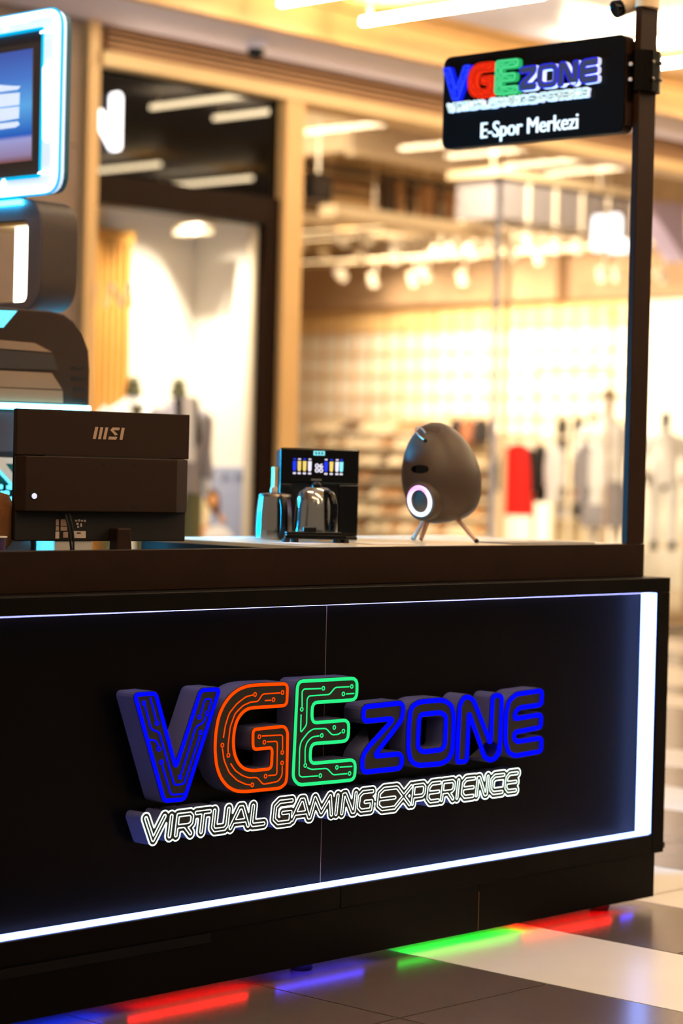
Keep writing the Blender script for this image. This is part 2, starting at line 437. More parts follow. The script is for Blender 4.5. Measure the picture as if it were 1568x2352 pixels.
for y in (-1.6, 1.8):  # rows added out of view to brighten floor, jambs and ceiling
    for x in (1.5, 4.2, 7.2, 10.2, 13.2, 16.2):
        line_light(x, y, y + 2.4, 'added linear ceiling light, out of view over the hall in front of the kiosk', ZC - .012)
t = thing('dome_camera', 'small dark dome camera under the white soffit', 'camera', at(588, 98, 'Z', 4.50))
c = ORG[t]
MB().lathe([(.085, 0), (.085, -.03), (.07, -.045)], c, n=20).build('base_ring', 'soffit_white', t, smooth=True)
MB().lathe([(.06, -.045), (.062, -.07), (.05, -.1), (.025, -.118), (0, -.122)], c, n=20).build('dome', 'black_gloss', t, smooth=True)

# ---- storefront wall
st = shell('wall_left', (9.3, YF, 0)); st['label'] = 'grey brown stone clad pier behind the neon screen'
for x0, x1 in ((7.6, 9.4), (9.41, 10.63)):
    for z0, z1 in ((0, 1.85), (1.856, 3.62), (3.626, 4.6)):
        MB().box(x0, YF - .04, z0, x1, YF + .25, z1).build('stone_panel', 'stone', st, bevel=.003, seg=1)
wb = shell('wall_back', (14, YF, 0)); wb['label'] = 'storefront header with brown louvres'
MB().box(10.72, YF + .06, 4.28, 19.2, YF + .3, 4.62).build('header', 'slat_gap', wb)
for k in range(5):
    z = 4.30 + k * .042
    MB().box(10.84, YF - .05, z, 19.2, YF + .055, z + .020).build('louvre_slat', 'slat_brown', wb)
JL, JR = at(195, 600, 'Y', YF - .09).x, at(222, 600, 'Y', YF - .09).x
struct(MB().box(JL, YF - .09, 0, JR, YF + .2, 4.50).build('trim_1', 'gold_wood', bevel=.004), 'tall golden jamb beside the stone pier')
struct(MB().box(at(646, 800, 'Y', YF - .10).x, YF - .10, 0, at(688, 800, 'Y', YF - .10).x, YF + .2, 4.20).build('trim_2', 'gold_wood', bevel=.004), 'golden pillar between the two shop windows')
struct(MB().box(10.745, YF - .12, 4.20, 19.2, YF + .2, 4.295).build('trim_3', 'gold_light', bevel=.004), 'golden ledge over the shop windows')
struct(MB().box(10.9, YF - .10, 4.2952, 18.3, YF - .075, 4.2982).build('ledge_fill_strip', 'ledge_fill'), 'added light strip hidden on the golden ledge to brighten the soffit')  # added glow strip, hidden by the ledge, brightens the soffit
struct(MB().box(18.32, YF - .10, 0, 18.62, YF + .2, 4.20).build('trim_4', 'ceiling_tan', bevel=.004), 'beige pillar at the far end of the shop window')
struct(MB().box(18.62, YF - .05, 0, 30, YF + .2, 4.62).build('wall_far', 'store_beige'))

# ---- window 1 (display window under a dark transom)
w1 = shell('window_1', (11.75, YF, 0)); w1['label'] = 'dark framed display window under a black glass transom'
MB().box(10.745, YF - .05, 3.255, 12.683, YF + .10, 3.46).build('transom_bar', 'frame_dark', w1, bevel=.006)
MB().box(12.44, YF - .05, 0.0, 12.683, YF + .10, 3.254).build('jamb', 'frame_dark', w1, bevel=.006)
MB().box(10.745, YF - .05, 0.0, 12.438, YF + .10, 0.42).build('bottom_rail', 'frame_dark', w1, bevel=.006)
MB().box(10.745, YF - .005, 3.462, 12.683, YF + .02, 4.198).build('transom_glass', 'dark_glass', w1)
MB().box(10.745, YF + .02, 0.422, 12.438, YF + .03, 3.253).build('pane', 'shop_glass', w1)
MB().box(12.405, YF + .03, 0.422, 12.438, YF + .1, 3.253).build('glass_edge', 'store_cream', w1)
# ---- window 2 (wide open shop)
w2 = shell('window_2', (15.6, YF, 0)); w2['label'] = 'wide frameless shop window right of the golden pillar'
for k in range(3):
    a = 12.887 + k * 1.811
    MB().box(a + .004, YF + .02, 0.06, a + 1.807, YF + .032, 4.198).build('pane', 'shop_glass', w2)
MB().box(12.887, YF, 0, 18.318, YF + .06, 0.058).build('bottom_rail', 'steel', w2)

# lit letter on the transom (last letter of a shop name)
t = thing('lit_shop_letter', 'white lit letter N on the dark transom beside the golden jamb', 'sign', at(255, 280, 'Y', YF - .06))
def capsule(a, b, r, n=8):
    a, b = Vector(a), Vector(b); d = (b - a).normalized(); q = Vector((-d.y, d.x)); th = math.atan2(d.y, d.x); out = []
    for k in range(n + 1):
        an = th - math.pi / 2 + math.pi * k / n; out.append(b + Vector((math.cos(an), math.sin(an))) * r)
    for k in range(n + 1):
        an = th + math.pi / 2 + math.pi * k / n; out.append(a + Vector((math.cos(an), math.sin(an))) * r)
    return out
def stroke_bar(p, q, r, y0, y1, name, m, par):
    b = MB(); b.prism([(v.x, y0, v.y) for v in capsule(p, q, r)], (0, y1 - y0, 0)); b.build(name, m, par)
def xz(x, y, Y): v = at(x, y, 'Y', Y); return (v.x, v.z)
yl = YF - .07
stroke_bar(xz(272, 224, yl), xz(270, 334, yl), .036, yl, yl + .05, 'right_stem', 'letter_lit', t)
stroke_bar(xz(231, 262, yl), xz(267, 334, yl), .034, yl - .001, yl + .049, 'diagonal', 'letter_lit', t)

# ---- inside window 1
struct(MB().box(10.6, YF + .101, 0, 12.68, 13.5, 0.42).build('floor_display', 'store_white'), 'white platform of the display window')
struct(MB().box(10.2, 13.43, 0.42, 12.68, 13.5, 4.2).build('wall_display', 'store_white'), 'white back wall of the display window')
struct(MB().box(12.645, YF + .101, 0.421, 12.683, 13.43, 4.2).build('wall_right', 'store_white'), 'white side wall of the display window')
struct(MB().box(10.2, YF + .101, 3.9, 12.64, 13.43, 3.96).build('ceiling_display', 'store_cream'))
t = thing('slat_screen', 'golden wooden slat screen at the left of the display window', 'screen', (11.4, 13.2, .421))
x0 = at(205, 600, 'Y', 13.32).x; x1 = at(292, 600, 'Y', 13.32).x; zt = at(280, 532, 'Y', 13.32).z
n = 6; pw = (x1 - x0) / n
for k in range(n):
    MB().box(x0 + k * pw, 13.28, .421, x0 + k * pw + pw * .6, 13.24, zt - .09).build('slat', 'wood_slat', t, bevel=.004, seg=1)
MB().box(x0 - .02, 13.26, zt - .09, x1 + .02, 13.39, zt).build('top_rail', 'wood_slat', t, bevel=.004)
MB().box(x0, 13.355, .421, x1, 13.37, zt - .09).build('backing', 'dark_brown', t)
for k in range(3):
    z = at(250, (575, 612, 830)[k], 'Y', 13.28).z
    MB().box(x0, 13.268, z - .012, x1 - .015, 13.279, z + .012).build('cross_rail', 'wood_slat', t)
# reflected letters, modelled as pale strokes on the glass before the slats
yl = YF + .035
t = thing('reflected_lettering', 'reflection of letters, as pale strokes on the glass before the slat screen', 'sign', at(255, 680, 'Y', yl))
for (a, b) in (((222, 655), (219, 700)), ((254, 652), (243, 704)), ((260, 655), (278, 704)), ((296, 652), (281, 700)), ((300, 656), (303, 705))):
    stroke_bar(xz(*a, yl), xz(*b, yl), .014, yl, yl + .006, 'letter_stroke', 'letter_pale', t)
t = thing('ceiling_strip_lamp', 'short glowing lamp high inside the display window', 'light', at(425, 535, 'Y', 13.2))
c = ORG[t]; MB().box(c.x - .08, 12.95, c.z - .02, c.x + .06, 13.25, c.z + .02).build('diffuser', 'lamp_dim', t)
MB().box(c.x - .09, 12.94, c.z + .02, c.x + .07, 13.26, c.z + .05).build('housing', 'fixture_white', t)
MB().tube([(c.x, 13.1, c.z + .05), (c.x, 13.1, 3.9)], .006).build('hanger', 'fixture_white', t)

# display spotlights, washing the two walls of the window
for k, (x, y, ax_, ay_, lab) in enumerate(((12.0, 12.75, 12.05, 13.43, 'display spotlight washing the back wall of the window'), (11.9, 12.9, 12.64, 12.95, 'display spotlight washing the side wall of the window'), (11.2, 12.7, 11.3, 13.3, 'display spotlight over the slat screen'))):
    p = Vector((x, y, 3.72)); t = thing('display_spotlight', lab, 'spotlight', p)
    d = Vector((ax_ - x, ay_ - y, -2.3)).normalized()
    MB().lathe([(.04, -.12), (.045, -.11), (.045, 0), (.038, 0), (.036, -.02)], p, d, 14).build('lamp_head', 'fixture_white', t, smooth=True)
    MB().tube([p - d * .1, (x, y, 3.9)], .01, 6).build('stem', 'fixture_white', t)
    l = bpy.data.lights.new('spot_beam', 'SPOT'); l.energy = 150 if k == 2 else 300; l.color = (1.0, .90, .76); l.spot_size = math.radians(70); l.spot_blend = .9; l.shadow_soft_size = .03
    o = bpy.data.objects.new('spot_beam', l); COL.objects.link(o); o.location = d * .02; o.rotation_euler = d.to_track_quat('-Z', 'Y').to_euler(); o.parent = t
# poster
def fan(cx, cz, rx, rz, n=18, a0=0): return [(cx + rx * math.cos(2 * math.pi * k / n + a0), cz + rz * math.sin(2 * math.pi * k / n + a0)) for k in range(n)]
XP = 12.62
t = thing('poster', 'pale blue poster of a seated person at the foot of the display window', 'poster', (XP, 13.0, .421))
ya = at(570, 1150, 'X', XP).y; yb = at(395, 1150, 'X', XP).y; zt = at(500, 1072, 'X', XP).z
MB().box(XP, ya, .421, XP + .02, yb, zt).build('board', 'poster_ground', t)
def pp(x, y, d): v = at(x, y, 'X', XP - d); return v
def blob(pts, d, name, m): MB().prism([pp(x, y, d) for x, y in pts], (.0015, 0, 0)).build(name, m, t)
blob([(452, 1150), (470, 1142), (482, 1175), (478, 1205), (440, 1215), (440, 1185)], .002, 'printed_sleeve', 'poster_cloth')
blob([(470, 1150), (476, 1128), (490, 1122), (502, 1132), (506, 1160), (503, 1190), (490, 1178), (478, 1165)], .004, 'printed_hair', 'poster_hair')
blob(fan(489, 1148, 9, 13), .006, 'printed_face', 'poster_skin')
blob([(444, 1212), (470, 1205), (494, 1212), (505, 1224), (480, 1234), (446, 1240)], .004, 'printed_arm', 'poster_skin')
blob([(470, 1215), (500, 1205), (520, 1212), (540, 1236), (470, 1240)], .006, 'printed_cushion', 'poster_white')
blob([(508, 1180), (514, 1186), (516, 1200), (508, 1202), (503, 1190)], .006, 'printed_hand', 'poster_skin')
A = pp(424, 1103, .004); B = pp(556, 1105, .004)
for k, ch in enumerate('URIAN'):
    me = text_mesh(ch, 1.0, .002, .012); w_ = max(v.co.x for v in me.vertices)
    ya_ = A.y + (B.y - A.y) * (k / 4.6); yb_ = A.y + (B.y - A.y) * ((k + (.12 if ch == 'I' else .6)) / 4.6)
    MB().mesh(me, lambda v: Vector((XP - .003 + v.z, ya_ + (yb_ - ya_) * v.x / w_, A.z + v.y * .105))).build('printed_letter', 'text_grey_blue', t)

# mannequins -----------------------------------------------------------------
def mannequin(loc, face, h, label, top, legs, cap, head=True, arms=0.0, skirt=False, group=None):
    """standing mannequin: loc of the feet, facing angle, height; parts: body, top, trousers, head"""
    t = thing('mannequin', label, 'mannequin', loc, group)
    M = Matrix.Translation(loc) @ Matrix.Rotation(face, 4, 'Z'); k = h / 1.85
    J = {'hip': ((0, 0, .95), (.15, .10)), 'waist': ((0, 0, 1.12), (.125, .09)), 'chest': ((0, 0, 1.36), (.165, .11)), 'neck0': ((0, 0, 1.52), (.06, .055)), 'neck1': ((0, .01, 1.60), (.05, .05))}
    Bn = [('hip', 'waist'), ('waist', 'chest'), ('chest', 'neck0'), ('neck0', 'neck1')]
    if head: J['head'] = ((0, .03, 1.72), (.085, .10)); J['crown'] = ((0, .02, 1.80), (.06, .07)); Bn += [('neck1', 'head'), ('head', 'crown')]
    for s, q in ((-1, 'l'), (1, 'r')):
        J['sh' + q] = ((s * .19, 0, 1.44), .055); J['el' + q] = ((s * (.25 + arms * .1), -.03, 1.16), .042); J['wr' + q] = ((s * (.24 + arms * .02), .06 + arms * .1, .93), .03); J['ha' + q] = ((s * (.23), .09 + arms * .12, .83), .026)
        J['th' + q] = ((s * .10, 0, .82), .085); J['kn' + q] = ((s * .11, .015, .48), .058); J['an' + q] = ((s * .115, -.01, .09), .038); J['to' + q] = ((s * .12, .15, .03), .03)
        Bn += [('chest', 'sh' + q), ('sh' + q, 'el' + q), ('el' + q, 'wr' + q), ('wr' + q, 'ha' + q), ('hip', 'th' + q), ('th' + q, 'kn' + q), ('kn' + q, 'an' + q), ('an' + q, 'to' + q)]
    me = skin({n_: ((p[0] * k, p[1] * k, p[2] * k), tuple(x * k for x in (r if isinstance(r, tuple) else (r, r)))) for n_, (p, r) in J.items()}, Bn)
    MB().mesh(me, lambda v: M @ v).build('body', 'mannequin_white' if cap is None else cap, t, smooth=True)
    def loft(rings, name, m, n=20):
        vs, fs = [], []
        for (cx, cy, z, rx, ry) in rings:
            for a in range(n): an = 2 * math.pi * a / n; vs.append(M @ Vector(((cx + rx * math.cos(an)) * k, (cy + ry * math.sin(an)) * k, z * k)))
        for i in range(len(rings) - 1):
            for a in range(n): fs.append((i * n + a, i * n + (a + 1) % n, (i + 1) * n + (a + 1) % n, (i + 1) * n + a))
        b = MB(); b.add(vs, fs); return b
    b = loft([(0, 0, .84, .205, .15), (0, 0, 1.05, .18, .135), (0, 0, 1.36, .215, .15), (0, 0, 1.46, .20, .12), (0, 0, 1.53, .09, .08), (0, .01, 1.56, .07, .07)], 'top', top)
    for s in (-1, 1):
        b.tube([M @ (Vector(p) * k) for p in ((s * .17, 0, 1.44), (s * .215, 0, 1.40), (s * (.265 + arms * .1), -.03, 1.16), (s * (.25 + arms * .02), .05 + arms * .1, .95))], [.075 * k, .085 * k, .068 * k, .058 * k], 12)
    b.build('top', top, t, smooth=True)
    if skirt:
        loft([(0, 0, .45, .27, .21), (0, 0, .7, .235, .18), (0, 0, .98, .18, .135)], 'skirt', legs).build('skirt', legs, t, smooth=True)
    else:
        b = MB()
        for s in (-1, 1):
            b.tube([M @ (Vector(p) * k) for p in ((s * .09, 0, .93), (s * .11, 0, .80), (s * .12, .01, .48), (s * .125, 0, .10))], [.11 * k, .105 * k, .088 * k, .088 * k], 14)
        b.build('trousers', legs, t, smooth=True)
    return t, M, k
def neck_cap(t, M, k, m):
    MB().lathe([(.062 * k, 0), (.06 * k, .05 * k), (.045 * k, .085 * k), (.052 * k, .11 * k), (.03 * k, .14 * k), (0, .15 * k)], M @ Vector((0, 0, 1.575 * k)), n=14).build('neck_cap', m, t, smooth=True)
pz = .421
p = at(306, 900, 'Y', 13.02); t, M, k = mannequin((p.x, 13.02, pz), math.radians(150), 1.80, 'headless mannequin in a white shirt, beside the slat screen', 'cloth_white', 'cloth_olive', None, head=False, arms=-.5)
neck_cap(t, M, k, 'skin_cap')
b = MB(); b.prism([M @ Vector(q) * 1 for q in ((-.05, .175, 1.46), (.06, .175, 1.46), (.02, .19, 1.30))], (M.to_3x3() @ Vector((0, .01, 0)))); b.build('neckerchief', 'skin_cap', t)
p = at(410, 900, 'Y', 12.84); t, M, k = mannequin((p.x, 12.84, pz), math.radians(165), 1.80, 'headless mannequin in a grey striped jacket behind the monitor', 'cloth_grey', 'cloth_olive', None, head=False, arms=-.3)
neck_cap(t, M, k, 'skin_cap')
b = MB(); b.prism([M @ Vector(q) for q in ((-.05, .15, 1.53), (.05, .15, 1.53), (.05, .175, 1.05), (-.05, .175, 1.05))], (M.to_3x3() @ Vector((0, .012, 0)))); b.build('shirt_front', 'cloth_white', t)
for s in (-1, 1):
    b = MB(); b.prism([M @ Vector(q) for q in ((s * .05, .14, 1.54), (s * .1, .12, 1.5), (s * .09, .185, 1.2), (s * .05, .187, 1.15))], (M.to_3x3() @ Vector((0, .012, 0)))); b.build('lapel', 'cloth_black', t)

# ---- inside the wide shop
XW = 27.0
struct(MB().box(XW, 12.71, 0, XW + .2, 30, 3.92).build('wall_shop', 'store_white'), 'white display wall of the wide shop')
bh = shell('wall_bulkhead', (XW, 21, 3.93)); bh['label'] = 'beige bulkhead above the white display wall'
y0 = at(1278, 680, 'X', XW - .5).y
MB().box(XW - .5, y0, 3.93, XW + .2, 30, 4.72).build('bulkhead_panel', 'bulk_beige', bh)
MB().box(XW - .28, 12.71, 3.93, XW + .2, y0 - .01, 4.72).build('bulkhead_panel', 'bulk_beige', bh)
struct(MB().box(12.685, 13.51, 0, 12.885, 30, 6.3).build('wall_party', 'store_cream'), 'wall between the two shops')
struct(MB().box(12.685, 29.8, 0, 27.2, 30, 6.3).build('wall_shop_end', 'store_beige'))
struct(MB().box(XW + .01, 12.71, 4.73, XW + .2, 30, 6.3).build('wall_shop_upper', 'store_beige'))
struct(MB().box(10.2, YF + .301, 6.3, 31, 30, 6.4).build('ceiling_shop', 'beam_beige'), 'open ceiling of the wide shop')
struct(MB().box(12.9, YF + .21, 4.63, 31, YF + .3, 6.3).build('wall_over', 'store_beige'))

def beam(x1_, y1_, x2_, y2_, Y, hh, depth, m, name='beam'):
    a = at(x1_, y1_, 'Y', Y); b_ = at(x2_, y2_, 'Y', Y)
    return a, b_
def ceil_thing(name, label, cat, group, a, b_, Y, depth, z0, z1, m, part):
    t = thing(name, label, cat, ((a + b_) / 2, Y, z0), group)
    MB().box(a, Y, z0, b_, Y + depth, z1).build(part, m, t, bevel=.01, seg=1)
    return t
# dropped ceiling box with seamed boards
Y = 17.6
a = at(808, 345, 'Y', Y)
bx = thing('dropped_ceiling', 'seamed beige ceiling box hanging behind the top of the shop window', 'ceiling box', (a.x + 3, Y, a.z))
for k in range(9):
    x = a.x + k * .78
    MB().box(x + .008, Y, a.z, x + .772, Y + .06, a.z + 1.15).build('board', 'store_beige', bx)
for k in range(7):
    y = Y + .07 + k * .8
    MB().box(a.x, y + .008, a.z, a.x + .06, y + .792, a.z + 1.15).build('board', 'beam_beige', bx)
MB().box(a.x + .01, Y - .04, a.z - .05, a.x + 7.02, Y + .1, a.z - .001).build('edge_trim', 'beam_beige', bx)
for k in (1.5, 5.5):
    MB().tube([(a.x + k, Y + .03, a.z + 1.14), (a.x + k, Y + .03, 6.3)], .02).build('hanger', 'fixture_white', bx)
def xbeam(px1, px2, py, Y, th, dp, label, m='beam_beige'):
    p, q = at(px1, py, 'Y', Y), at(px2, py, 'Y', Y)
    t = thing('ceiling_beam', label, 'beam', ((p.x + q.x) / 2, Y, p.z))
    x_end = q.x
    MB().box(p.x, Y, p.z - th, x_end, Y + dp, p.z).build('beam_body', m, t, bevel=.01, seg=1)
    MB().box(p.x, Y - .03, p.z - th - .012, x_end, Y + dp + .03, p.z - th - .001).build('flange', m, t)
    for f in (.25, .75):
        x = p.x + (x_end - p.x) * f; MB().tube([(x, Y + dp / 2, p.z), (x, Y + dp / 2, 6.3)], .014).build('hanger', 'fixture_white', t)
    return t
xbeam(770, 1180, 468, 18.2, .13, .25, 'pale ceiling beam under the dark service void, left of the grey duct')
xbeam(694, 980, 487, 20.0, .10, .25, 'second pale ceiling beam, just below the black hung panel')
xbeam(690, 1010, 440, 22.5, .11, .25, 'pale ceiling beam level with the black hung panel')
# dark service void with pipes
v0 = at(870, 430, 'Y', 19.2); v1 = at(1120, 455, 'Y', 19.2)
t = thing('cable_tray', 'dark cable tray with pipes in the open shop ceiling', 'tray', ((v0.x + v1.x) / 2, 19.2, v0.z))
MB().box(v0.x - 2.0, 19.1, v0.z + .10, v1.x, 19.2, v0.z + .17).build('side_rail', 'dark_brown', t)
MB().box(v0.x - 2.0, 19.9, v0.z + .10, v1.x, 20.0, v0.z + .17).build('side_rail', 'dark_brown', t)
MB().box(v0.x - 2.0, 19.1, v0.z - .36, v1.x, 19.17, v0.z - .30).build('lower_rail', 'dark_brown', t)
for k in range(9):
    x = v0.x + k * (v1.x - v0.x) / 8.5
    MB().box(x, 19.12, v0.z - .34, x + (.09 if k % 3 else .22), 19.2, v0.z + .15).build('upright', 'dark_brown' if k % 2 == 0 else 'slat_brown', t)
for k in range(3):
    MB().tube([(v0.x - 1.5, 19.4 + .15 * k, v0.z + .02 * k), (v1.x + .5, 19.4 + .15 * k, v0.z + .02 * k)], .035).build('pipe', 'slat_brown', t)
for f in (.1, .9): x = v0.x + (v1.x - v0.x) * f; MB().tube([(x, 19.55, v0.z + .1), (x, 19.55, 6.3)], .012).build('hanger', 'fixture_white', t)
# black hung panel
a = at(717, 394, 'Y', 16.5); b_ = at(763, 463, 'Y', 16.5)
t = thing('ceiling_loudspeaker', 'square black loudspeaker hung behind the golden pillar top', 'loudspeaker', ((a.x + b_.x) / 2, 16.5, b_.z))
MB().box(a.x, 16.5, b_.z, b_.x, 16.62, a.z).build('box', 'black_plastic', t, bevel=.01)
MB().box(a.x + .03, 16.49, b_.z + .03, b_.x - .03, 16.499, a.z - .03).build('grille', 'mannequin_black', t)
MB().tube([((a.x + b_.x) / 2, 16.56, a.z), ((a.x + b_.x) / 2, 16.56, 6.3)], .015).build('hanger', 'fixture_white', t)
# grey duct
Y = 15.6
a = at(1150, 410, 'Y', Y); b_ = at(1452, 560, 'Y', Y); lo = at(1160, 500, 'Y', Y).z
t = thing('air_duct', 'grey boxed air duct crossing above the lit sign in the shop', 'duct', ((a.x + b_.x) / 2, Y, lo))
n = 5; pw = (b_.x - a.x) / n
for k in range(n):
    MB().box(a.x + k * pw + .006, Y, lo, a.x + (k + 1) * pw - .006, Y + .6, a.z).build('duct_section', 'duct_grey', t)
    MB().box(a.x + (k + 1) * pw - .02, Y - .02, lo - .02, a.x + (k + 1) * pw + .02, Y + .62, a.z + .02).build('flange', 'fixture_white', t)
MB().box(a.x - .1, Y - .05, a.z + .021, b_.x, Y + .65, a.z + .10).build('top_rail', 'beam_beige', t)
for k in (0.5, 4.5): MB().tube([(a.x + k * pw, Y + .3, a.z + .1), (a.x + k * pw, Y + .3, 6.3)], .012).build('hanger', 'fixture_white', t)
# ceiling wedge, its purple lighting put into the lilac colour
Y = 17
poly = [at(x, y, 'Y', Y) for x, y in ((1480, 460), (1575, 470), (1575, 600))]
t = tag(MB().prism(poly, (0, .3, 0)).build('ceiling_wedge', 'lilac_panel', loc=poly[0]), 'ceiling wedge right of the pole, purple light painted as lilac', 'panel')

# track lighting -------------------------------------------------------------
def rail(px1, px2, py, X, label):
    p, q = at(px1, py, 'X', X), at(px2, py, 'X', X)
    y0, y1 = sorted((p.y, q.y))
    t = thing('track_rail', label, 'rail', (X, (y0 + y1) / 2, p.z))
    MB().box(X - .03, y0, p.z, X + .03, y1, p.z + .05).build('rail', 'beam_beige', t)
    MB().box(X - .025, y0 + .05, p.z + .0505, X + .025, y1 - .05, p.z + .058).build('fill_strip', 'rail_fill', t)  # glow strip added on top of the rail to brighten the open ceiling
    for f in (.08, .36, .64, .92): y = y0 + (y1 - y0) * f; MB().tube([(X, y, p.z + .05), (X, y, 6.3)], .012, 6).build('hanger', 'fixture_white', t)
    return p.z
z1 = rail(690, 1290, 545, 21.5, 'upper lamp track carrying the front row of shop spotlights')
z2 = rail(690, 1460, 562, 23.2, 'second lamp track behind the front row of spotlights')
z3 = rail(690, 1550, 612, 24.8, 'lowest lamp track, close to the beige bulkhead')
def spot(px_, py_, X, z, label, on=True, power=90, aim=(XW, None, 2.7)):
    p = at(px_, py_, 'X', X)
    t = thing('track_spotlight', label, 'spotlight', p, 'shop track spotlights')
    d = Vector((aim[0] - p.x, (aim[1] if aim[1] is not None else p.y) - p.y, aim[2] - p.z)).normalized() if on else Vector((.6, .2, -.75)).normalized()
    MB().lathe([(.055, -.17), (.062, -.165), (.062, -.02), (.075, 0), (.066, 0), (.06, -.012)], p, d, 14).build('lamp_head', 'fixture_white', t, smooth=True)
    # lens: a thick disc turned partly to the hall, as the diffusing front glass of the lamp
    MB().lathe([(0, -.015), (.05, -.015), (.05, .004), (.04, .016), (0, .022)], p, d, 14).build('lens', 'lamp_glow' if on else 'beam_beige', t)
    q = p - d * .1
    MB().tube([q, (X, q.y, q.z + .04), (X, q.y, z + .02)], .012, 6).build('stem', 'fixture_white', t)
    if on:
        l = bpy.data.lights.new('spot_beam', 'SPOT'); l.energy = power; l.color = (1.0, .86, .66); l.spot_size = math.radians(95); l.spot_blend = .6; l.shadow_soft_size = .06
        o = bpy.data.objects.new('spot_beam', l); COL.objects.link(o); o.location = p + d * .06 - ORG[t]; o.rotation_euler = d.to_track_quat('-Z', 'Y').to_euler(); o.parent = t
LIT = [(698, 568, 23.2), (793, 558, 21.5), (848, 556, 21.5), (748, 583, 23.2), (833, 592, 23.2), (923, 567, 21.5), (977, 565, 21.5), (1012, 585, 23.2), (1045, 582, 23.2), (1090, 583, 23.2), (1139, 570, 21.5),
       (789, 638, 24.8), (983, 637, 24.8)]
ordn = ['first', 'second', 'third', 'fourth', 'fifth', 'sixth', 'seventh', 'eighth', 'ninth', 'tenth', 'eleventh', 'twelfth', 'thirteenth']
SP = 230.0
for k, (x, y, X) in enumerate(sorted(LIT)):
    lab = {11: 'x'}.get(99, 'glowing shop spotlight, %s from the golden pillar' % ordn[k])
    spot(x, y, X, {21.5: z1, 23.2: z2, 24.8: z3}[X], lab, True, SP)
spot(1523, 642, 24.8, z3, 'glowing shop spotlight seen right of the pole', True, SP)
OFF = [(1215, 560), (1240, 600), (1330, 575), (1280, 575), (1385, 640), (1418, 640), (860, 652), (952, 650), (1064, 648), (910, 600), (1175, 590)]
for x, y in OFF:
    X, z = (24.8, z3) if y > 620 else (23.2, z2)
    spot(x, y, X, z, 'unlit pale shop spotlight hanging from a lamp track', False)
for k, (x, y) in enumerate(((715, 258), (1010, 318), (1170, 340), (1330, 350))): pass

# spotlights added behind the glass to brighten the clothes facing the hall
FR = [(15.2, 14.6, 22, 17.5, 'first'), (16.6, 14.4, 23, 18.0, 'second'), (17.6, 14.2, 25, 18.0, 'third'), (15.6, 16.4, 23, 21.5, 'fourth'), (14.6, 17.2, 25, 25, 'fifth')]
for x, y, ax_, ay_, od in FR:
    p = Vector((x, y, 5.55)); t = thing('fill_spotlight', '%s of the added spotlights brightening the clothes from behind the shop glass' % od, 'spotlight', p, 'added front shop spotlights')
    d = (Vector((ax_, ay_, 1.2)) - p).normalized()
    MB().lathe([(.055, -.17), (.062, -.165), (.062, .01), (.05, .01), (.048, -.03)], p, d, 14).build('lamp_head', 'fixture_white', t, smooth=True)
    q = p - d * .1; MB().tube([q, (q.x, q.y, 6.3)], .012, 6).build('stem', 'fixture_white', t)
    l = bpy.data.lights.new('spot_beam', 'SPOT'); l.energy = 900; l.color = (1.0, .86, .66); l.spot_size = math.radians(60); l.spot_blend = .6; l.shadow_soft_size = .04
    o = bpy.data.objects.new('spot_beam', l); COL.objects.link(o); o.location = d * .02; o.rotation_euler = d.to_track_quat('-Z', 'Y').to_euler(); o.parent = t
# wire grid on the display wall ----------------------------------------------
g = thing('wire_grid', 'tan wire grid fixed along the white display wall', 'grid', (XW - .06, 21, 2.0))
ya, yb = at(1450, 700, 'X', XW - .06).y, 26.9
n = int((yb - ya) / .33)
for k in range(n + 1):
    y = ya + k * .33; MB().box(XW - .075, y - .012, 1.9, XW - .05, y + .012, 3.9).build('upright_wire', 'gold_wood', g)
for k in range(7):
    z = 3.9 - k * .33; MB().box(XW - .10, ya, z - .012, XW - .076, yb, z + .012).build('cross_wire', 'gold_wood', g)
MB().box(XW - .03, ya, 3.6, XW - .003, yb, 3.9).build('top_band', 'gold_light', g)
# shoe shelves ---------------------------------------------------------------
XS = 26.4
sh = thing('shoe_shelf', 'pale wall shelf of many boards full of shoes, behind the kettles', 'shelf', (XS + .2, 24.6, 0))
ya, yb = at(1110, 1100, 'X', XS).y, at(684, 1100, 'X', XS).y + .05
rows = [at(800, y, 'X', XS).z for y in (990, 1024, 1062, 1100, 1138, 1176, 1214)]
for z in rows: MB().box(XS, ya, z - .02, XS + .38, yb, z).build('shelf_board', 'store_cream', sh)
ncol = 7
for k in range(ncol + 1):
    y = ya + (yb - ya) * k / ncol; MB().box(XS + .36, y - .02, 0, XS + .40, y + .02, rows[0] + .35).build('shelf_post', 'beam_beige', sh)
def shoe_mesh(m):
    b = MB(); n = 10; vs = []; fs = []
    ring = [(-.14, .035, .115), (-.11, .042, .12), (-.04, .043, .105), (.03, .045, .07), (.10, .045, .05), (.14, .025, .035)]
    for x, hw, h in ring:
        for k in range(n):
            a = 2 * math.pi * k / n; vs.append((math.cos(a) * hw, x, .018 + max(0, (math.sin(a) + .35) / 1.35) * h))
    for i in range(len(ring) - 1):
        for k in range(n): fs.append((i * n + k, i * n + (k + 1) % n, (i + 1) * n + (k + 1) % n, (i + 1) * n + k))
    fs += [tuple(range(n)), tuple(range((len(ring) - 1) * n, len(ring) * n))]
    b.add(vs, fs); b.prism([(x, y, 0) for x, y in ((-.045, -.145), (.045, -.145), (.05, .05), (.045, .12), (0, .15), (-.04, .12), (-.05, .05))], (0, 0, .022))
    o = b.build('shoe', m, smooth=True); return o
sp = {k: shoe_mesh(k) for k in ('shoe_tan', 'shoe_dark', 'shoe_pale')}; fst = set()
rs = random.Random(3)
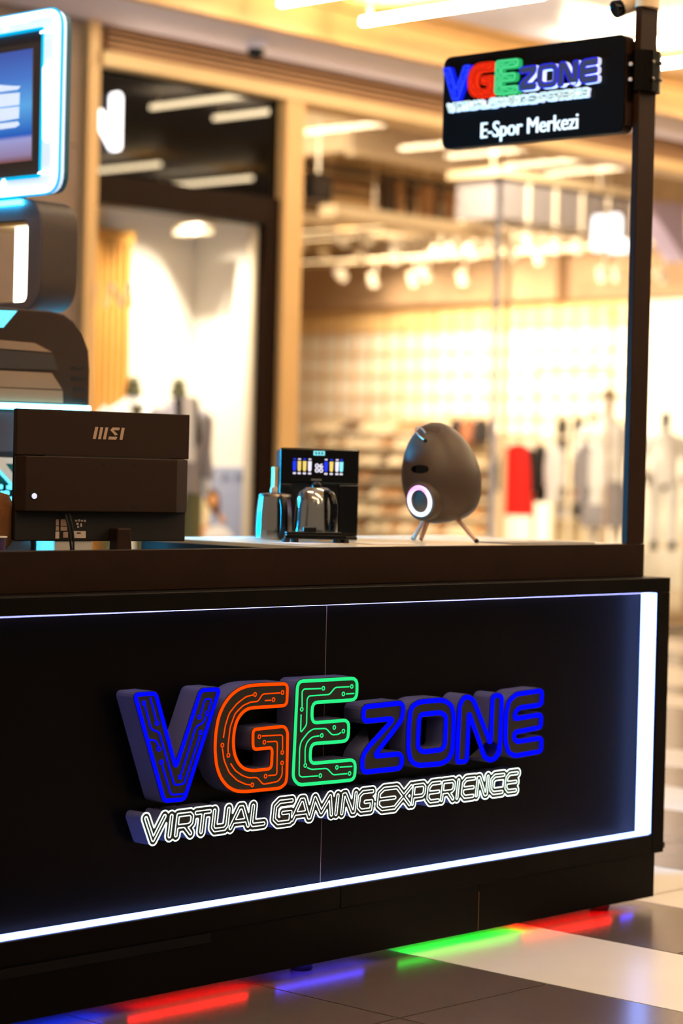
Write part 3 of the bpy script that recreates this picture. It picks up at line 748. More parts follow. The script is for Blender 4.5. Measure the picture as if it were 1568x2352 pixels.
for r, z in enumerate(rows):
    for c_ in range(16):
        y = ya + .12 + (yb - ya - .24) * (c_ + .5) / 16 + rs.uniform(-.03, .03)
        k = rs.choice(['shoe_tan', 'shoe_dark', 'shoe_pale', 'shoe_pale'])
        o = sp[k]
        if k in fst: o = o.copy(); COL.objects.link(o)
        fst.add(k)
        o.location = (XS + .17, y, z + .0005); o.rotation_euler = (0, 0, math.pi / 2 + rs.uniform(-.3, .3)); o.scale = (1.15, 1.15, 1.25)
        nth = ['first', 'second', 'third', 'fourth', 'fifth', 'sixth', 'seventh', 'eighth', 'ninth', 'tenth', 'eleventh', 'twelfth', 'thirteenth', 'fourteenth', 'fifteenth', 'sixteenth', 'seventeenth', 'eighteenth']
        tag(o, '%s shoe, %s from the left on the %s board of the wall shelf' % ({'shoe_tan': 'tan', 'shoe_dark': 'dark brown', 'shoe_pale': 'pale'}[k], nth[15 - c_], ['top', 'second', 'third', 'fourth', 'fifth', 'sixth', 'lowest'][r]), 'shoe', 'shoes on the wall shelf')

# rail posts, clothes racks --------------------------------------------------
def post(px_, ytop, X, label, r=.03, m='mannequin_white', zt=None):
    p = at(px_, 1200, 'X', X); zt_ = at(px_, ytop, 'X', X).z
    t = thing('support_post', label, 'post', (p.x, p.y, 0))
    MB().tube([(p.x, p.y, .02), (p.x, p.y, zt_)], r, 10).build('tube', m, t)
    MB().lathe([(.12, 0), (.12, .012), (.04, .03)], (p.x, p.y, 0), n=16).build('base_plate', m, t)
    MB().lathe([(.05, 0), (.05, .03), (.02, .05)], (p.x, p.y, zt_ - .01), n=12).build('cap', m, t)
post(1127, 420, 17.0, 'pale lilac floor to ceiling post right of the egg speaker', .028, 'ceiling_white')
post(1152, 380, 21.0, 'pale post standing just right of the lilac post', .035, 'beam_beige')
post(1392, 720, 20.0, 'thin tan post in front of the mannequin near the pole', .014, 'slat_brown')
def rack(X, pxa, pxb, ytop, label, zshelf=None):
    a, b_ = at(pxa, ytop, 'X', X), at(pxb, ytop, 'X', X)
    z = a.z; t = thing('clothes_rack', label, 'rack', (X, (a.y + b_.y) / 2, 0))
    for y in (a.y, b_.y):
        MB().tube([(X, y, .02), (X, y, z)], .022, 8).build('upright', 'fixture_white', t)
        MB().box(X - .25, y - .03, 0, X + .25, y + .03, .02).build('foot', 'fixture_white', t)
    MB().tube([(X, a.y, z), (X, b_.y, z)], .016, 8).build('top_rail', 'slat_brown', t)
    zr = at((pxa + pxb) / 2, 1005, 'X', X).z
    MB().tube([(X, a.y, zr), (X, b_.y, zr)], .016, 8).build('hanging_rail', 'fixture_white', t)
    return X, a.y, b_.y, zr
X, yA, yB, zr = rack(22.0, 1232, 1400, 845, 'tall white clothes rack left of the mannequin by the pole')
X2, yC, yD, zr2 = rack(21.9, 1140, 1228, 1000, 'low white rack carrying the red coat')
def coat(X, y, zr, w_, h, m, label, m2=None, name='coat'):
    t = thing(name, label, 'coat', (X, y, zr), 'hanging clothes')
    MB().tube([(X, y, zr + .03), (X, y, zr - .06), (X, y - w_ * .45, zr - .13)], .006, 6).build('hanger', 'dark_brown', t)
    b = MB(); n = 14; vs = []; fs = []
    for (z, ry, rx) in ((zr - .07, .06, .05), (zr - .12, w_ * .42, .07), (zr - .22, w_ * .5, .09), (zr - .22 - h * .5, w_ * .46, .10), (zr - h, w_ * .52, .12)):
        for k in range(n):
            a_ = 2 * math.pi * k / n; f = 1 + .06 * math.sin(5 * a_); vs.append((X + math.cos(a_) * rx * f, y + math.sin(a_) * ry * f, z))
    for i in range(4):
        for k in range(n): fs.append((i * n + k, i * n + (k + 1) % n, (i + 1) * n + (k + 1) % n, (i + 1) * n + k))
    fs.append(tuple(range(4 * n, 5 * n))); b.add(vs, fs); b.build('garment', m, t, smooth=True)
    for s in (-1, 1):
        b = MB(); b.tube([(X, y + s * w_ * .42, zr - .13), (X, y + s * w_ * .56, zr - .35), (X, y + s * w_ * .58, zr - .22 - h * .45)], [.05, .06, .045], 10); b.build('sleeve', m2 or m, t, smooth=True)
    if m2:
        MB().lathe([(.06, 0), (w_ * .46, -.07), (w_ * .47, -.12), (.05, -.125)], (X, y, zr - .055), n=14, sx=.28, side=(1, 0, 0)).build('shoulder_yoke', m2, t, smooth=True)
zc = at(1190, 1018, 'X', X2 - .3)
ylo = at(1190, 1188, 'X', X2 - .3).z
coat(X2 - .3, zc.y, zc.z + .05, .46, zc.z - ylo + .03, 'cloth_red', 'bright red coat with black shoulders hanging left of the tall rack', 'cloth_black', 'red_coat')
cl = [(1240, 'cloth_black', 'dark jacket hanging just right of the red coat'), (1276, 'cloth_white', 'white shirt hanging second from the red coat'), (1376, 'cloth_white', 'white shirt hanging nearest the mannequin by the pole'), (1344, 'cloth_grey', 'grey shirt hanging second from the mannequin by the pole')]
for x, m, lab in cl:
    p = at(x, 1005, 'X', X); coat(X, p.y, zr - .02, .17, .75, m, lab)
for x, m, lab in ((1076, 'cloth_brown', 'orange brown garment hung behind the top of the egg speaker'), (1104, 'cloth_black', 'dark garment hung right of the orange brown one'), (1049, 'cloth_black', 'dark garment hung left of the orange brown one')):
    p = at(x, 965, 'X', XS - .2); coat(XS - .2, p.y, p.z + .1, .17, .42, m, lab)
zz = at(1075, 965, 'X', XS - .2)
t = thing('wall_rail', 'short wall rail carrying three garments above the shoes', 'rail', (XS - .2, zz.y, zz.z))
MB().tube([(XS - .2, zz.y - .8, zz.z + .1), (XS - .2, zz.y + .8, zz.z + .1)], .015).build('rail', 'fixture_white', t)
for s in (-.75, .75): MB().tube([(XS - .2, zz.y + s, zz.z + .1), (XW, zz.y + s, zz.z + .1)], .015).build('bracket', 'fixture_white', t)
# shelves of dark folded clothes
Xd = 25.0
a, b_ = at(1272, 960, 'X', Xd), at(1342, 1190, 'X', Xd)
t = thing('stock_shelf', 'white open shelf of dark folded clothes behind the tall rack', 'shelf', (Xd, (a.y + b_.y) / 2, 0))
ya, yb = b_.y, a.y; H6 = [at(1300, y, 'X', Xd).z for y in (1190, 1148, 1112, 1076, 1040, 1000, 958)]
for y in (ya, (ya + yb) / 2, yb): MB().box(Xd, y - .03, 0, Xd + .4, y + .03, H6[-1] + .05).build('side_panel', 'store_cream', t)
for z in H6: MB().box(Xd, ya + .03, z - .02, Xd + .4, (ya + yb) / 2 - .031, z).build('shelf_board', 'store_cream', t); MB().box(Xd, (ya + yb) / 2 + .031, z - .02, Xd + .4, yb - .031, z).build('shelf_board', 'store_cream', t)
fo = None
for i, z in enumerate(H6[:-1]):
    for c_ in (0, 1):
        cy = ya + (yb - ya) * (.25 + .5 * c_); hw = (yb - ya) * .17
        hh = (H6[i + 1] - z) * (.80, .55, .7, .6, .85, .9)[(i + c_) % 6]
        m = ('cloth_black', 'dark_brown', 'cloth_brown', 'cloth_grey')[(i * 2 + c_ * 3) % 4 if i < 4 else 0]
        b = MB()
        for q in range(3): b.box(Xd + .04 - .01 * (q % 2), cy - hw, z + .001 + hh * q / 3.05, Xd + .36, cy + hw, z + hh * (q + .93) / 3.05)
        o = b.build('folded_clothes', m, bevel=.02, loc=(Xd + .2, cy, z + .001)); tag(o, 'dark folded clothes in the %s column, %s shelf from the bottom of the stock shelf' % (('right', 'left')[c_], ['first', 'second', 'third', 'fourth', 'fifth', 'sixth'][i]), 'clothes', 'folded clothes on the stock shelf')
# white plinth and mannequins by the pole
p = at(1520, 1262, 'Z', .50)
PL = Vector((p.x, p.y, .50))
tag(MB().box(p.x - .45, p.y - .75, 0, p.x + .6, p.y + .6, .50).build('plinth', 'store_white', bevel=.01, loc=(p.x, p.y, 0)), 'white plinth under the mannequin right of the pole', 'plinth')
fc = math.radians(135)
t, M, k = mannequin(PL + Vector((0, 0, .0)), fc, 1.84, 'mannequin in white top and wide white trousers right of the pole', 'cloth_white', 'cloth_white', 'mannequin_black', arms=.5)
for s_ in (-1, 1): MB().lathe([(.055, 0), (.07, .02), (.06, .07), (.045, .1)], M @ Vector((s_ * .12, .05, .0)), n=12, sy=1.9, side=(M.to_3x3() @ Vector((1, 0, 0)))).build('shoe', 'cloth_black', t, smooth=True)
MB().lathe([(.0, .26), (.10, .24), (.13, .06), (.12, 0), (0, 0)], M @ Vector((-.33, .1, .55)), n=14, sx=1.2, sy=.5).build('handbag', 'cloth_black', t, smooth=True)
p = at(1388, 1245, 'X', 24.2); zt = at(1388, 893, 'X', 24.2).z
PB = Vector((p.x, p.y, .22))
tag(MB().box(p.x - .35, p.y - .35, 0, p.x + .35, p.y + .35, .22).build('plinth', 'store_white', bevel=.01, loc=(p.x, p.y, 0)), 'low white plinth under the mannequin left of the pole', 'plinth')
t, M, k = mannequin(PB, fc, zt - .22, 'mannequin in a white top and grey white skirt left of the pole', 'cloth_white', 'cloth_grey', None, arms=.2, skirt=True)
MB().lathe([(.13, 0), (.10, .02), (.098, .07), (.06, .11), (0, .115)], M @ Vector((0, .03, 1.755 * k)), n=16).build('cap', 'skin_cap', t, smooth=True)
# lit far shop sign in the window
yl = 13.4
t = thing('lit_shop_sign', 'overexposed white lit sign letters left of the pole', 'sign', at(1405, 535, 'Y', yl))
stroke_bar(xz(1384, 508, yl), xz(1381, 562, yl), .062, yl, yl + .08, 'letter_bar', 'letter_lit_far', t)
stroke_bar(xz(1420, 506, yl), xz(1418, 566, yl), .066, yl + .002, yl + .082, 'letter_bar', 'letter_lit_far', t)
stroke_bar(xz(1440, 560, yl), xz(1440, 570, yl), .045, yl + .001, yl + .081, 'letter_foot', 'letter_lit_far', t)
q0, q1 = xz(1384, 480, yl), xz(1447, 480, yl)
MB().box(q0[0], yl + .03, q0[1] - .01, q1[0], yl + .06, q0[1] + .015).build('carrier_rail', 'duct_grey', t)
for f in (.2, .8): x = q0[0] + (q1[0] - q0[0]) * f; MB().tube([(x, yl + .045, q0[1]), (x, yl + .045, 6.3)], .008, 6).build('hanger', 'fixture_white', t)

# ================================================================== THE KIOSK
PY = 4.672; XR = 6.565; XL = 2.2; ZT = 1.109
ko = thing('kiosk_counter', 'long black kiosk counter with a recessed light framed front panel', 'counter', (4.6, 5.0, 0))
XS_ = 4.953
for a_, b_ in ((XL + .07, XS_ - .0015), (XS_ + .0015, 6.495)):
    MB().box(a_, PY, .246, b_, PY + .02, 1.058).build('front_panel', 'panel_black', ko)
MB().box(XS_ - .0014, PY + .001, .246, XS_ + .0014, PY + .012, 1.058).build('seam_strip', 'seam_metal', ko)
MB().box(XL, FY, 1.060, XR, PY + .08, ZT).build('top_rail', 'black_laminate', ko, bevel=.002, seg=1)
MB().box(6.499, FY, .180, XR, PY + .02, 1.0595).build('right_stile', 'black_laminate', ko, bevel=.002, seg=1)
for a_, b_ in ((XL, XS_ + .012), (XS_ + .0135, 6.4985)):
    MB().box(a_, FY, .180, b_, PY + .02, .2445).build('bottom_rail', 'black_laminate', ko, bevel=.002, seg=1)
MB().box(6.4945, FY + .008, .2475, 6.4985, PY - .002, 1.0575).build('right_light_strip', 'led_white', ko)
MB().box(XL + .08, FY + .012, .2449, 6.4935, PY - .004, .2479).build('bottom_light_strip', 'led_white', ko)
MB().box(XL + .08, PY - .030, 1.0555, 6.4935, PY - .004, 1.0595).build('top_light_strip', 'led_soft', ko)
kx = [XL, 5.597, 6.521]
for a_, b_ in zip(kx[:-1], kx[1:]):
    MB().box(a_ + .001, FY + .004, .034, b_ - .001, FY + .03, .1795).build('kick_panel', 'black_laminate', ko)
MB().box(5.5962, FY + .0045, .034, 5.5978, FY + .028, .155).build('kick_seam', 'slat_brown', ko)
MB().box(XL, FY + .001, .150, 4.45, FY + .0038, .176).build('trim_tape', 'black_gloss', ko)
MB().box(XL, FY + .0305, .06, 6.50, PY + .4, .1795).build('plinth_box', 'black_laminate', ko)
MB().box(6.5215, FY + .035, .034, XR - .006, PY + .78, .17).build('side_kick', 'black_laminate', ko)
MB().box(6.50, PY + .0205, .1801, XR, PY + .78, ZT - .001).build('side_panel', 'black_laminate', ko)
MB().box(XR, FY + .03, .185, XR + .05, FY + .06, .205).build('side_catch', 'black_plastic', ko)
MB().box(6.30, 4.80, ZT, XR - .01, 5.42, ZT + .012).build('side_ledge', 'black_laminate', ko)
# upper band, white return top
BY = 4.70
MB().box(XL, BY, ZT + .0005, 6.547, BY + .03, 1.219).build('upper_band', 'brown_black', ko, bevel=.0015, seg=1)
MB().box(5.055, BY + .0305, 1.185, 6.545, 5.56, 1.217).build('white_top', 'counter_white', ko, bevel=.002, seg=1)
MB().box(5.056, 5.52, .18, 6.49, 5.55, 1.1845).build('back_panel', 'black_laminate', ko)
MB().box(5.030, BY + .0305, .40, 5.0545, 5.56, 1.205).build('end_panel', 'black_plastic', ko)
for x, y in ((6.33, 4.69), (6.33, 5.25), (4.9, 4.69), (3.6, 4.69), (2.6, 4.9)):
    MB().lathe([(.03, 0), (.034, .006), (.034, .02), (.018, .03), (.018, .06)], (x, y, 0), n=18).build('levelling_foot', 'rubber', ko, smooth=True)
# staff desk below the band
MB().box(XL, BY + .031, 1.02, 5.029, 5.75, 1.05).build('staff_desk', 'black_laminate', ko)
MB().box(XL, 5.72, .18, 5.029, 5.75, 1.0195).build('desk_front', 'black_laminate', ko)
# colour strips under the kick
for xa, xb, m in ((XL + .2, 4.10, 'glow_blue'), (4.20, 4.64, 'glow_red'), (4.76, 5.12, 'glow_violet'), (5.28, 5.84, 'glow_green'), (5.88, 6.34, 'glow_red'), (6.40, 6.46, 'glow_violet')):
    MB().box(xa, FY + .034, .0365, xb, FY + .052, .046).build('under_light', m, ko)
# pole with clamp --------------------------------------------------------------
po = thing('sign_pole', 'dark steel pole rising from the right end of the counter', 'pole', (6.497, BY, 1.2195))
pl, pr = 6.449, 6.546
MB().box(pl, BY + .001, 1.2195, pr, BY + .026, 3.025).build('post', 'pole_paint', po, bevel=.003)
MB().box(pr + .0005, BY + .006, 1.2195, pr + .0035, BY + .02, 2.60).build('light_strip', 'black_plastic', po)
for y in (440, 466, 492, 517, 590, 880, 925, 962, 1012, 1058, 1130, 1168, 1290, 385, 330):
    z = at(1490, y, 'Y', BY).z
    if z > 1.24: MB().lathe([(0, -.011), (.003, -.006), (.004, 0), (.003, .006), (0, .011)], (pr + .0045, BY + .012, z), n=8).build('green_diode', 'glow_green', po)
zc0, zc1 = at(1478, 210, 'Y', BY).z, at(1478, 116, 'Y', BY).z
cx = (pl + pr) / 2
MB().lathe([(.062, 0), (.062, zc1 - zc0)], (cx, BY + .013, zc0), n=10, sy=.75, side=(1, 0, 0)).build('clamp', 'black_laminate', po)
for s in (-.022, .022):
    for z in (zc0 + .04, zc1 - .04): MB().lathe([(.006, 0), (.006, .004), (0, .005)], (cx + s, BY - .034, z), (0, -1, 0), 8).build('bolt', 'brushed', po)
# hanging sign ----------------------------------------------------------------
SX = 6.41
def yz(x, y): v = at(x, y, 'X', SX); return (v.y, v.z)
c1 = [yz(1020, 133), yz(1436, 80), yz(1440, 299), yz(1020, 341)]
ys0, ys1 = c1[1][0], c1[0][0]; zs1 = (c1[0][1] + c1[1][1]) / 2; zs0 = (c1[2][1] + c1[3][1]) / 2
hs = thing('hanging_sign', 'black double sided shop sign hung from the pole', 'sign', (SX, (ys0 + ys1) / 2, zs0))
rc = rounded([(ys0, zs0), (ys1, zs0), (ys1, zs1), (ys0, zs1)], .03, 5)
MB().prism([(SX, a_, b_) for a_, b_ in rc], (.055, 0, 0)).build('sign_box', 'sign_black', hs)
MB().prism([(SX + .004, a_, b_) for a_, b_ in offset(rc, .003)], (.047, 0, 0)).build('edge_band', 'brown_black', hs)
zm = (zc0 + zc1) / 2
MB().box(SX + .012, BY + .027, zc0 - .03, SX + .045, ys0 - .0035, zc1 - .015).build('bracket_plate', 'black_laminate', hs)
MB().box(SX + .005, BY + .027, zs0 + .02, SX + .04, ys0 - .0035, zs0 + .09).build('lower_bracket', 'pole_paint', hs)
for z in (zc0 + .035, zc1 - .05): MB().lathe([(.007, 0), (.007, .005), (0, .007)], (SX + .012, ys0 - .018, z), (-1, 0, 0), 8).build('screw', 'logo_tan', hs)

# ---- letter shapes of the sign (metres in the plane of the front panel)
def cA(x, y): v = at(280 + x / 6.5333, 1560 + y / 6.5333, 'Y', FY); return Vector((v.x, v.z))
def cB(x, y): v = at(480 + x / 4.3556, 1540 + y / 4.3556, 'Y', FY); return Vector((v.x, v.z))
def cC(x, y): v = at(760 + x / 2.9037, 1500 + y / 2.9037, 'Y', FY); return Vector((v.x, v.z))
def mp(f, s): return [f(*p) for p in s]
V_OUT = mp(cA, [(194, 236), (504, 212), (806, 1330), (1182, 168), (1462, 150), (932, 1803), (632, 1826)])
V_TR = [mp(cA, s) for s in ([(345, 398), (432, 738), (472, 765), (556, 795), (600, 940), (786, 1590), (928, 1572), (1166, 850)],
    [(422, 272), (515, 620)], [(412, 914), (485, 914), (525, 950), (545, 1008)], [(602, 1290), (735, 1736), (928, 1722)],
    [(890, 1420), (1095, 750), (1130, 700), (1215, 655), (1262, 555)], [(1297, 462), (1345, 298), (1243, 298), (1180, 522)])]
V_RG = mp(cA, [(328, 358), (525, 662), (553, 1048), (590, 1245), (873, 1468), (1180, 800), (1277, 510), (1160, 568)])
G_OUT = mp(cB, [(784, 132), (520, 143), (400, 152), (300, 185), (215, 250), (145, 345), (92, 470), (64, 640), (58, 800), (74, 960), (118, 1080), (190, 1165), (265, 1205), (360, 1212), (520, 1196), (710, 1178), (765, 1130), (776, 1060), (785, 620), (762, 570), (735, 560), (455, 590), (438, 620), (438, 792), (618, 772), (630, 800), (622, 985), (430, 1003), (350, 985), (292, 930), (252, 840), (240, 720), (250, 600), (276, 500), (330, 420), (400, 376), (776, 350)])
G_TR = [mp(cB, s) for s in ([(440, 245), (370, 262), (280, 330), (200, 430), (160, 560), (143, 675)], [(708, 225), (535, 235), (490, 310), (420, 315), (340, 350), (260, 430), (210, 570), (190, 750), (190, 820)],
    [(558, 302), (620, 298)], [(133, 780), (150, 900), (200, 1020), (280, 1100), (370, 1140), (408, 1143)], [(215, 930), (260, 1000), (330, 1050), (400, 1075), (480, 1070), (540, 1140), (690, 1110), (730, 1050), (732, 956)],
    [(530, 655), (735, 645), (735, 790)], [(580, 714), (683, 708), (678, 1045), (592, 1052)])]
G_RG = mp(cB, [(460, 240), (735, 220), (645, 292), (133, 748), (432, 1145), (730, 925), (503, 663), (732, 820), (553, 718), (565, 1058), (193, 848)])
E_OUT = mp(cB, [(884, 110), (1480, 78), (1474, 292), (1030, 322), (1026, 526), (1398, 496), (1388, 706), (1016, 734), (1006, 932), (1462, 892), (1455, 1094), (900, 1146), (838, 1080)])
E_TR = [mp(cB, s) for s in ([(1118, 180), (948, 186), (930, 210), (930, 360)], [(1400, 162), (1260, 170), (1205, 240), (1000, 255), (980, 285), (975, 545), (915, 625), (920, 440)], [(1370, 234), (1450, 230)],
    [(1318, 620), (1290, 640), (1230, 645), (1170, 580), (1040, 585), (990, 620), (920, 710), (905, 780), (900, 1050), (925, 1066), (1085, 1055)], [(1100, 655), (1030, 665), (980, 715), (960, 780), (960, 922)],
    [(982, 972), (1020, 990), (1180, 980), (1240, 1045), (1380, 1032)], [(1306, 967), (1430, 960)])]
E_RG = mp(cB, [(1143, 178), (1427, 160), (1343, 235), (927, 388), (1252, 570), (1343, 607), (1112, 1052), (1127, 650), (962, 950), (1405, 1030), (1278, 970)])
Z_OUT = mp(cC, [(215, 360), (482, 332), (474, 440), (284, 690), (472, 670), (468, 768), (207, 796), (208, 690), (245, 630), (420, 436), (214, 456)])
O_OUT = mp(cC, [(517, 480), (532, 360), (590, 326), (750, 312), (806, 350), (817, 430), (810, 640), (782, 712), (735, 738), (580, 750), (530, 720), (513, 640)])
O_IN = mp(cC, [(585, 440), (600, 410), (735, 396), (765, 420), (758, 610), (738, 645), (610, 660), (577, 630)])
N_OUT = mp(cC, [(838, 728), (856, 350), (880, 300), (915, 290), (948, 312), (1062, 605), (1076, 290), (1108, 280), (1138, 290), (1122, 660), (1090, 708), (1050, 712), (1022, 690), (918, 395), (903, 722)])
E2_OUT = mp(cC, [(1405, 250), (1400, 345), (1255, 365), (1225, 395), (1222, 440), (1400, 410), (1396, 495), (1225, 528), (1215, 565), (1240, 592), (1402, 566), (1398, 655), (1225, 686), (1180, 660), (1160, 580), (1166, 400), (1185, 320), (1235, 275)])

def ring(c, r, n=14): return [c + Vector((math.cos(2 * math.pi * k / n), math.sin(2 * math.pi * k / n))) * r for k in range(n)]
def front(p, d=0.0): return Vector((p.x, FY - d, p.y))
ls = thing('letter_sign', 'big lit channel letter sign across the counter front', 'sign', (5.0, FY, .44))
FRONT_LETTERS = [('letter_v', V_OUT, None, V_TR, V_RG, 'neon_blue', .0056, .0027, .012), ('letter_g', G_OUT, None, G_TR, G_RG, 'neon_orange', .0046, .0021, .016), ('letter_e', E_OUT, None, E_TR, E_RG, 'neon_green', .0050, .0023, .022),
                 ('letter_z', Z_OUT, None, [], [], 'neon_blue', .0074, 0, .02), ('letter_o', O_OUT, O_IN, [], [], 'neon_blue', .0074, 0, .03), ('letter_n', N_OUT, None, [], [], 'neon_blue', .0074, 0, .012), ('letter_e', E2_OUT, None, [], [], 'neon_blue', .0074, 0, .012)]
def inset(L, d):
    L = [Vector(p) for p in L]; return L
for nm, out, inn, tr, rg, m, ro, rt, rr in FRONT_LETTERS:
    R = rounded(out, rr, 4); lp = [offset(R, ro * 1.25)]; Rin = None
    if inn: Rin = rounded(inn, .02, 4); lp.append(offset(Rin, -ro * 1.25))
    me = filled(lp, PY - FY - .004)
    body = MB().mesh(me, lambda v: Vector((v.x, (PY + FY + .002) / 2 + v.z, v.y))).build(nm, 'letter_side', ls)
    me = filled(lp, .002)
    MB().mesh(me, lambda v: Vector((v.x, FY + .0015 + v.z, v.y))).build('face', 'letter_face', body)
    for L in ([R] if Rin is None else [R, Rin]):
        MB().tube([front(p, -.0005) for p in L], ro, 8, closed=True).build('neon_outline', m, body, smooth=True)
    for L in tr: MB().tube([front(p, -.0005) for p in rounded(L, .008, 3, closed=False)], rt, 6).build('circuit_trace', m, body, smooth=True)
    for c_ in rg: MB().tube([front(p, -.0005) for p in ring(c_, .0052)], rt * .85, 6, closed=True).build('circuit_ring', m, body, smooth=True)

# ---- tagline: stroke lettering with contours traced around it
GLY = {
 'V': [[(0, 1), (.5, 0), (1, 1)]], 'I': [[(.5, 0), (.5, 1)]], 'R': [[(0, 0), (0, 1), (.85, 1), (1, .88), (1, .55), (.85, .43), (0, .43)], [(.55, .43), (1, 0)]],
 'T': [[(0, 1), (1, 1)], [(.5, 1), (.5, 0)]], 'U': [[(0, 1), (0, .15), (.15, 0), (.85, 0), (1, .15), (1, 1)]], 'A': [[(0, 0), (.42, 1), (.58, 1), (1, 0)], [(.2, .3), (.8, .3)]],
 'L': [[(0, 1), (0, .12), (.12, 0), (1, 0)]], 'G': [[(1, 1), (.25, 1), (0, .8), (0, .2), (.25, 0), (1, 0), (1, .45), (.5, .45)]],
 'M': [[(0, 0), (.15, 1), (.5, .2), (.85, 1), (1, 0)]], 'N': [[(0, 0), (0, 1), (.15, 1), (.85, 0), (1, 0), (1, 1)]],
 'E': [[(1, 1), (.25, 1), (0, .8), (0, .2), (.25, 0), (1, 0)], [(0, .5), (.95, .5)]], 'X': [[(0, 0), (1, 1)], [(0, 1), (1, 0)]],
 'P': [[(0, 0), (0, 1), (.85, 1), (1, .88), (1, .52), (.85, .4), (0, .4)]], 'C': [[(1, 1), (.25, 1), (0, .8), (0, .2), (.25, 0), (1, 0)]]}
TAG = [('V', 332, 383), ('I', 389, 401), ('R', 406, 447), ('T', 448, 487), ('U', 490, 530), ('A', 531, 579), ('L', 579, 615),
       ('G', 631, 675), ('A', 673, 718), ('M', 714, 770), ('I', 772, 782), ('N', 787, 822), ('G', 824, 860),
       ('E', 870, 915), ('X', 911, 949), ('P', 949, 980), ('E', 984, 1015), ('R', 1016, 1048), ('I', 1049, 1060), ('E', 1063, 1094), ('N', 1096, 1125), ('C', 1128, 1161), ('E', 1163, 1192)]
def xs(px_): return at(px_, 1905 - (px_ - 355) * .128, 'Y', FY).x
SEG = []
zb, zt_ = .4555, .5085; hw = .0062
for i, (ch, a_, b_) in enumerate(TAG):
    x0, x1 = xs(a_) + hw, xs(b_) - hw
    big = i in (0, 7, 13); lo, hi = (zb - .004, zt_ + .002) if big else (zb, zt_)
    for L in GLY[ch]:
        P_ = []
        for u, v in L:
            z = lo + v * (hi - lo); x = x0 + u * (x1 - x0) + (v - .5) * .007; P_.append((x, z))
        SEG += list(zip(P_[:-1], P_[1:]))
def sdf_contours(seg, levels, res, pad):
    S = np.array(seg); lo = S.reshape(-1, 2).min(0) - pad; hi = S.reshape(-1, 2).max(0) + pad
    nx, nz = int((hi[0] - lo[0]) / res) + 1, int((hi[1] - lo[1]) / res) + 1
    gx = lo[0] + np.arange(nx) * res; gz = lo[1] + np.arange(nz) * res
    D = np.full((nx, nz), 1.0)
    for (p, q) in S:
        i0, i1 = max(0, int((min(p[0], q[0]) - pad - lo[0]) / res)), min(nx, int((max(p[0], q[0]) + pad - lo[0]) / res) + 2)
        X, Z = np.meshgrid(gx[i0:i1], gz, indexing='ij'); d = q - p; L2 = max(d @ d, 1e-12)
        tt = np.clip(((X - p[0]) * d[0] + (Z - p[1]) * d[1]) / L2, 0, 1)
        D[i0:i1] = np.minimum(D[i0:i1], np.hypot(X - p[0] - tt * d[0], Z - p[1] - tt * d[1]))
    res_ = []
    for lv in levels:
        F = D - lv; nxt = {}; pos = {}
        def cut(i, j, k, l):
            key = (i, j, k, l)
            if key not in pos:
                a, b = F[i, j], F[k, l]; t = a / (a - b); pos[key] = Vector((gx[i] + (gx[k] - gx[i]) * t, gz[j] + (gz[l] - gz[j]) * t))
            return key
        neg = F < 0
        mix = neg[:-1, :-1].astype(int) + neg[1:, :-1] + neg[1:, 1:] + neg[:-1, 1:]
        for i, j in zip(*np.nonzero((mix > 0) & (mix < 4))):
            c = [neg[i, j], neg[i + 1, j], neg[i + 1, j + 1], neg[i, j + 1]]
            e = [(i, j, i + 1, j), (i + 1, j, i + 1, j + 1), (i, j + 1, i + 1, j + 1), (i, j, i, j + 1)]
            # edges where the sign changes, walking round with the inside on the left
            ent = [k for k in range(4) if not c[k] and c[(k + 1) % 4]]; ext = [k for k in range(4) if c[k] and not c[(k + 1) % 4]]
            for k in ext:
                m_ = min(ent, key=lambda q: (k - q) % 4) if len(ent) > 1 else ent[0]
                nxt[cut(*e[k])] = cut(*e[m_])
        loops = []; seen_ = set()
        for s0 in list(nxt):
            if s0 in seen_: continue
            L = []; k = s0
            while k not in seen_ and k in nxt: seen_.add(k); L.append(pos[k]); k = nxt[k]
            if len(L) > 8: loops.append(L[::2] if len(L) > 24 else L)
        res_.append(loops)
    return res_
inner, outer_ = sdf_contours(SEG, (hw * .74, .0152), .0016, .022)
me = filled(outer_, .062)
tg = MB().mesh(me, lambda v: Vector((v.x, FY + .04 + v.z, v.y))).build('tagline_box', 'letter_side', ls)
me = filled(outer_, .002)
MB().mesh(me, lambda v: Vector((v.x, FY + .0075 + v.z, v.y))).build('face', 'letter_face', tg)
for L in outer_: MB().tube([Vector((p.x, FY + .0065, p.y)) for p in L], .0019, 5, closed=True).build('cloud_outline', 'neon_white', tg)
for L in inner: MB().tube([Vector((p.x, FY + .0062, p.y)) for p in L], .0015, 5, closed=True).build('letter_outline', 'neon_white', tg)

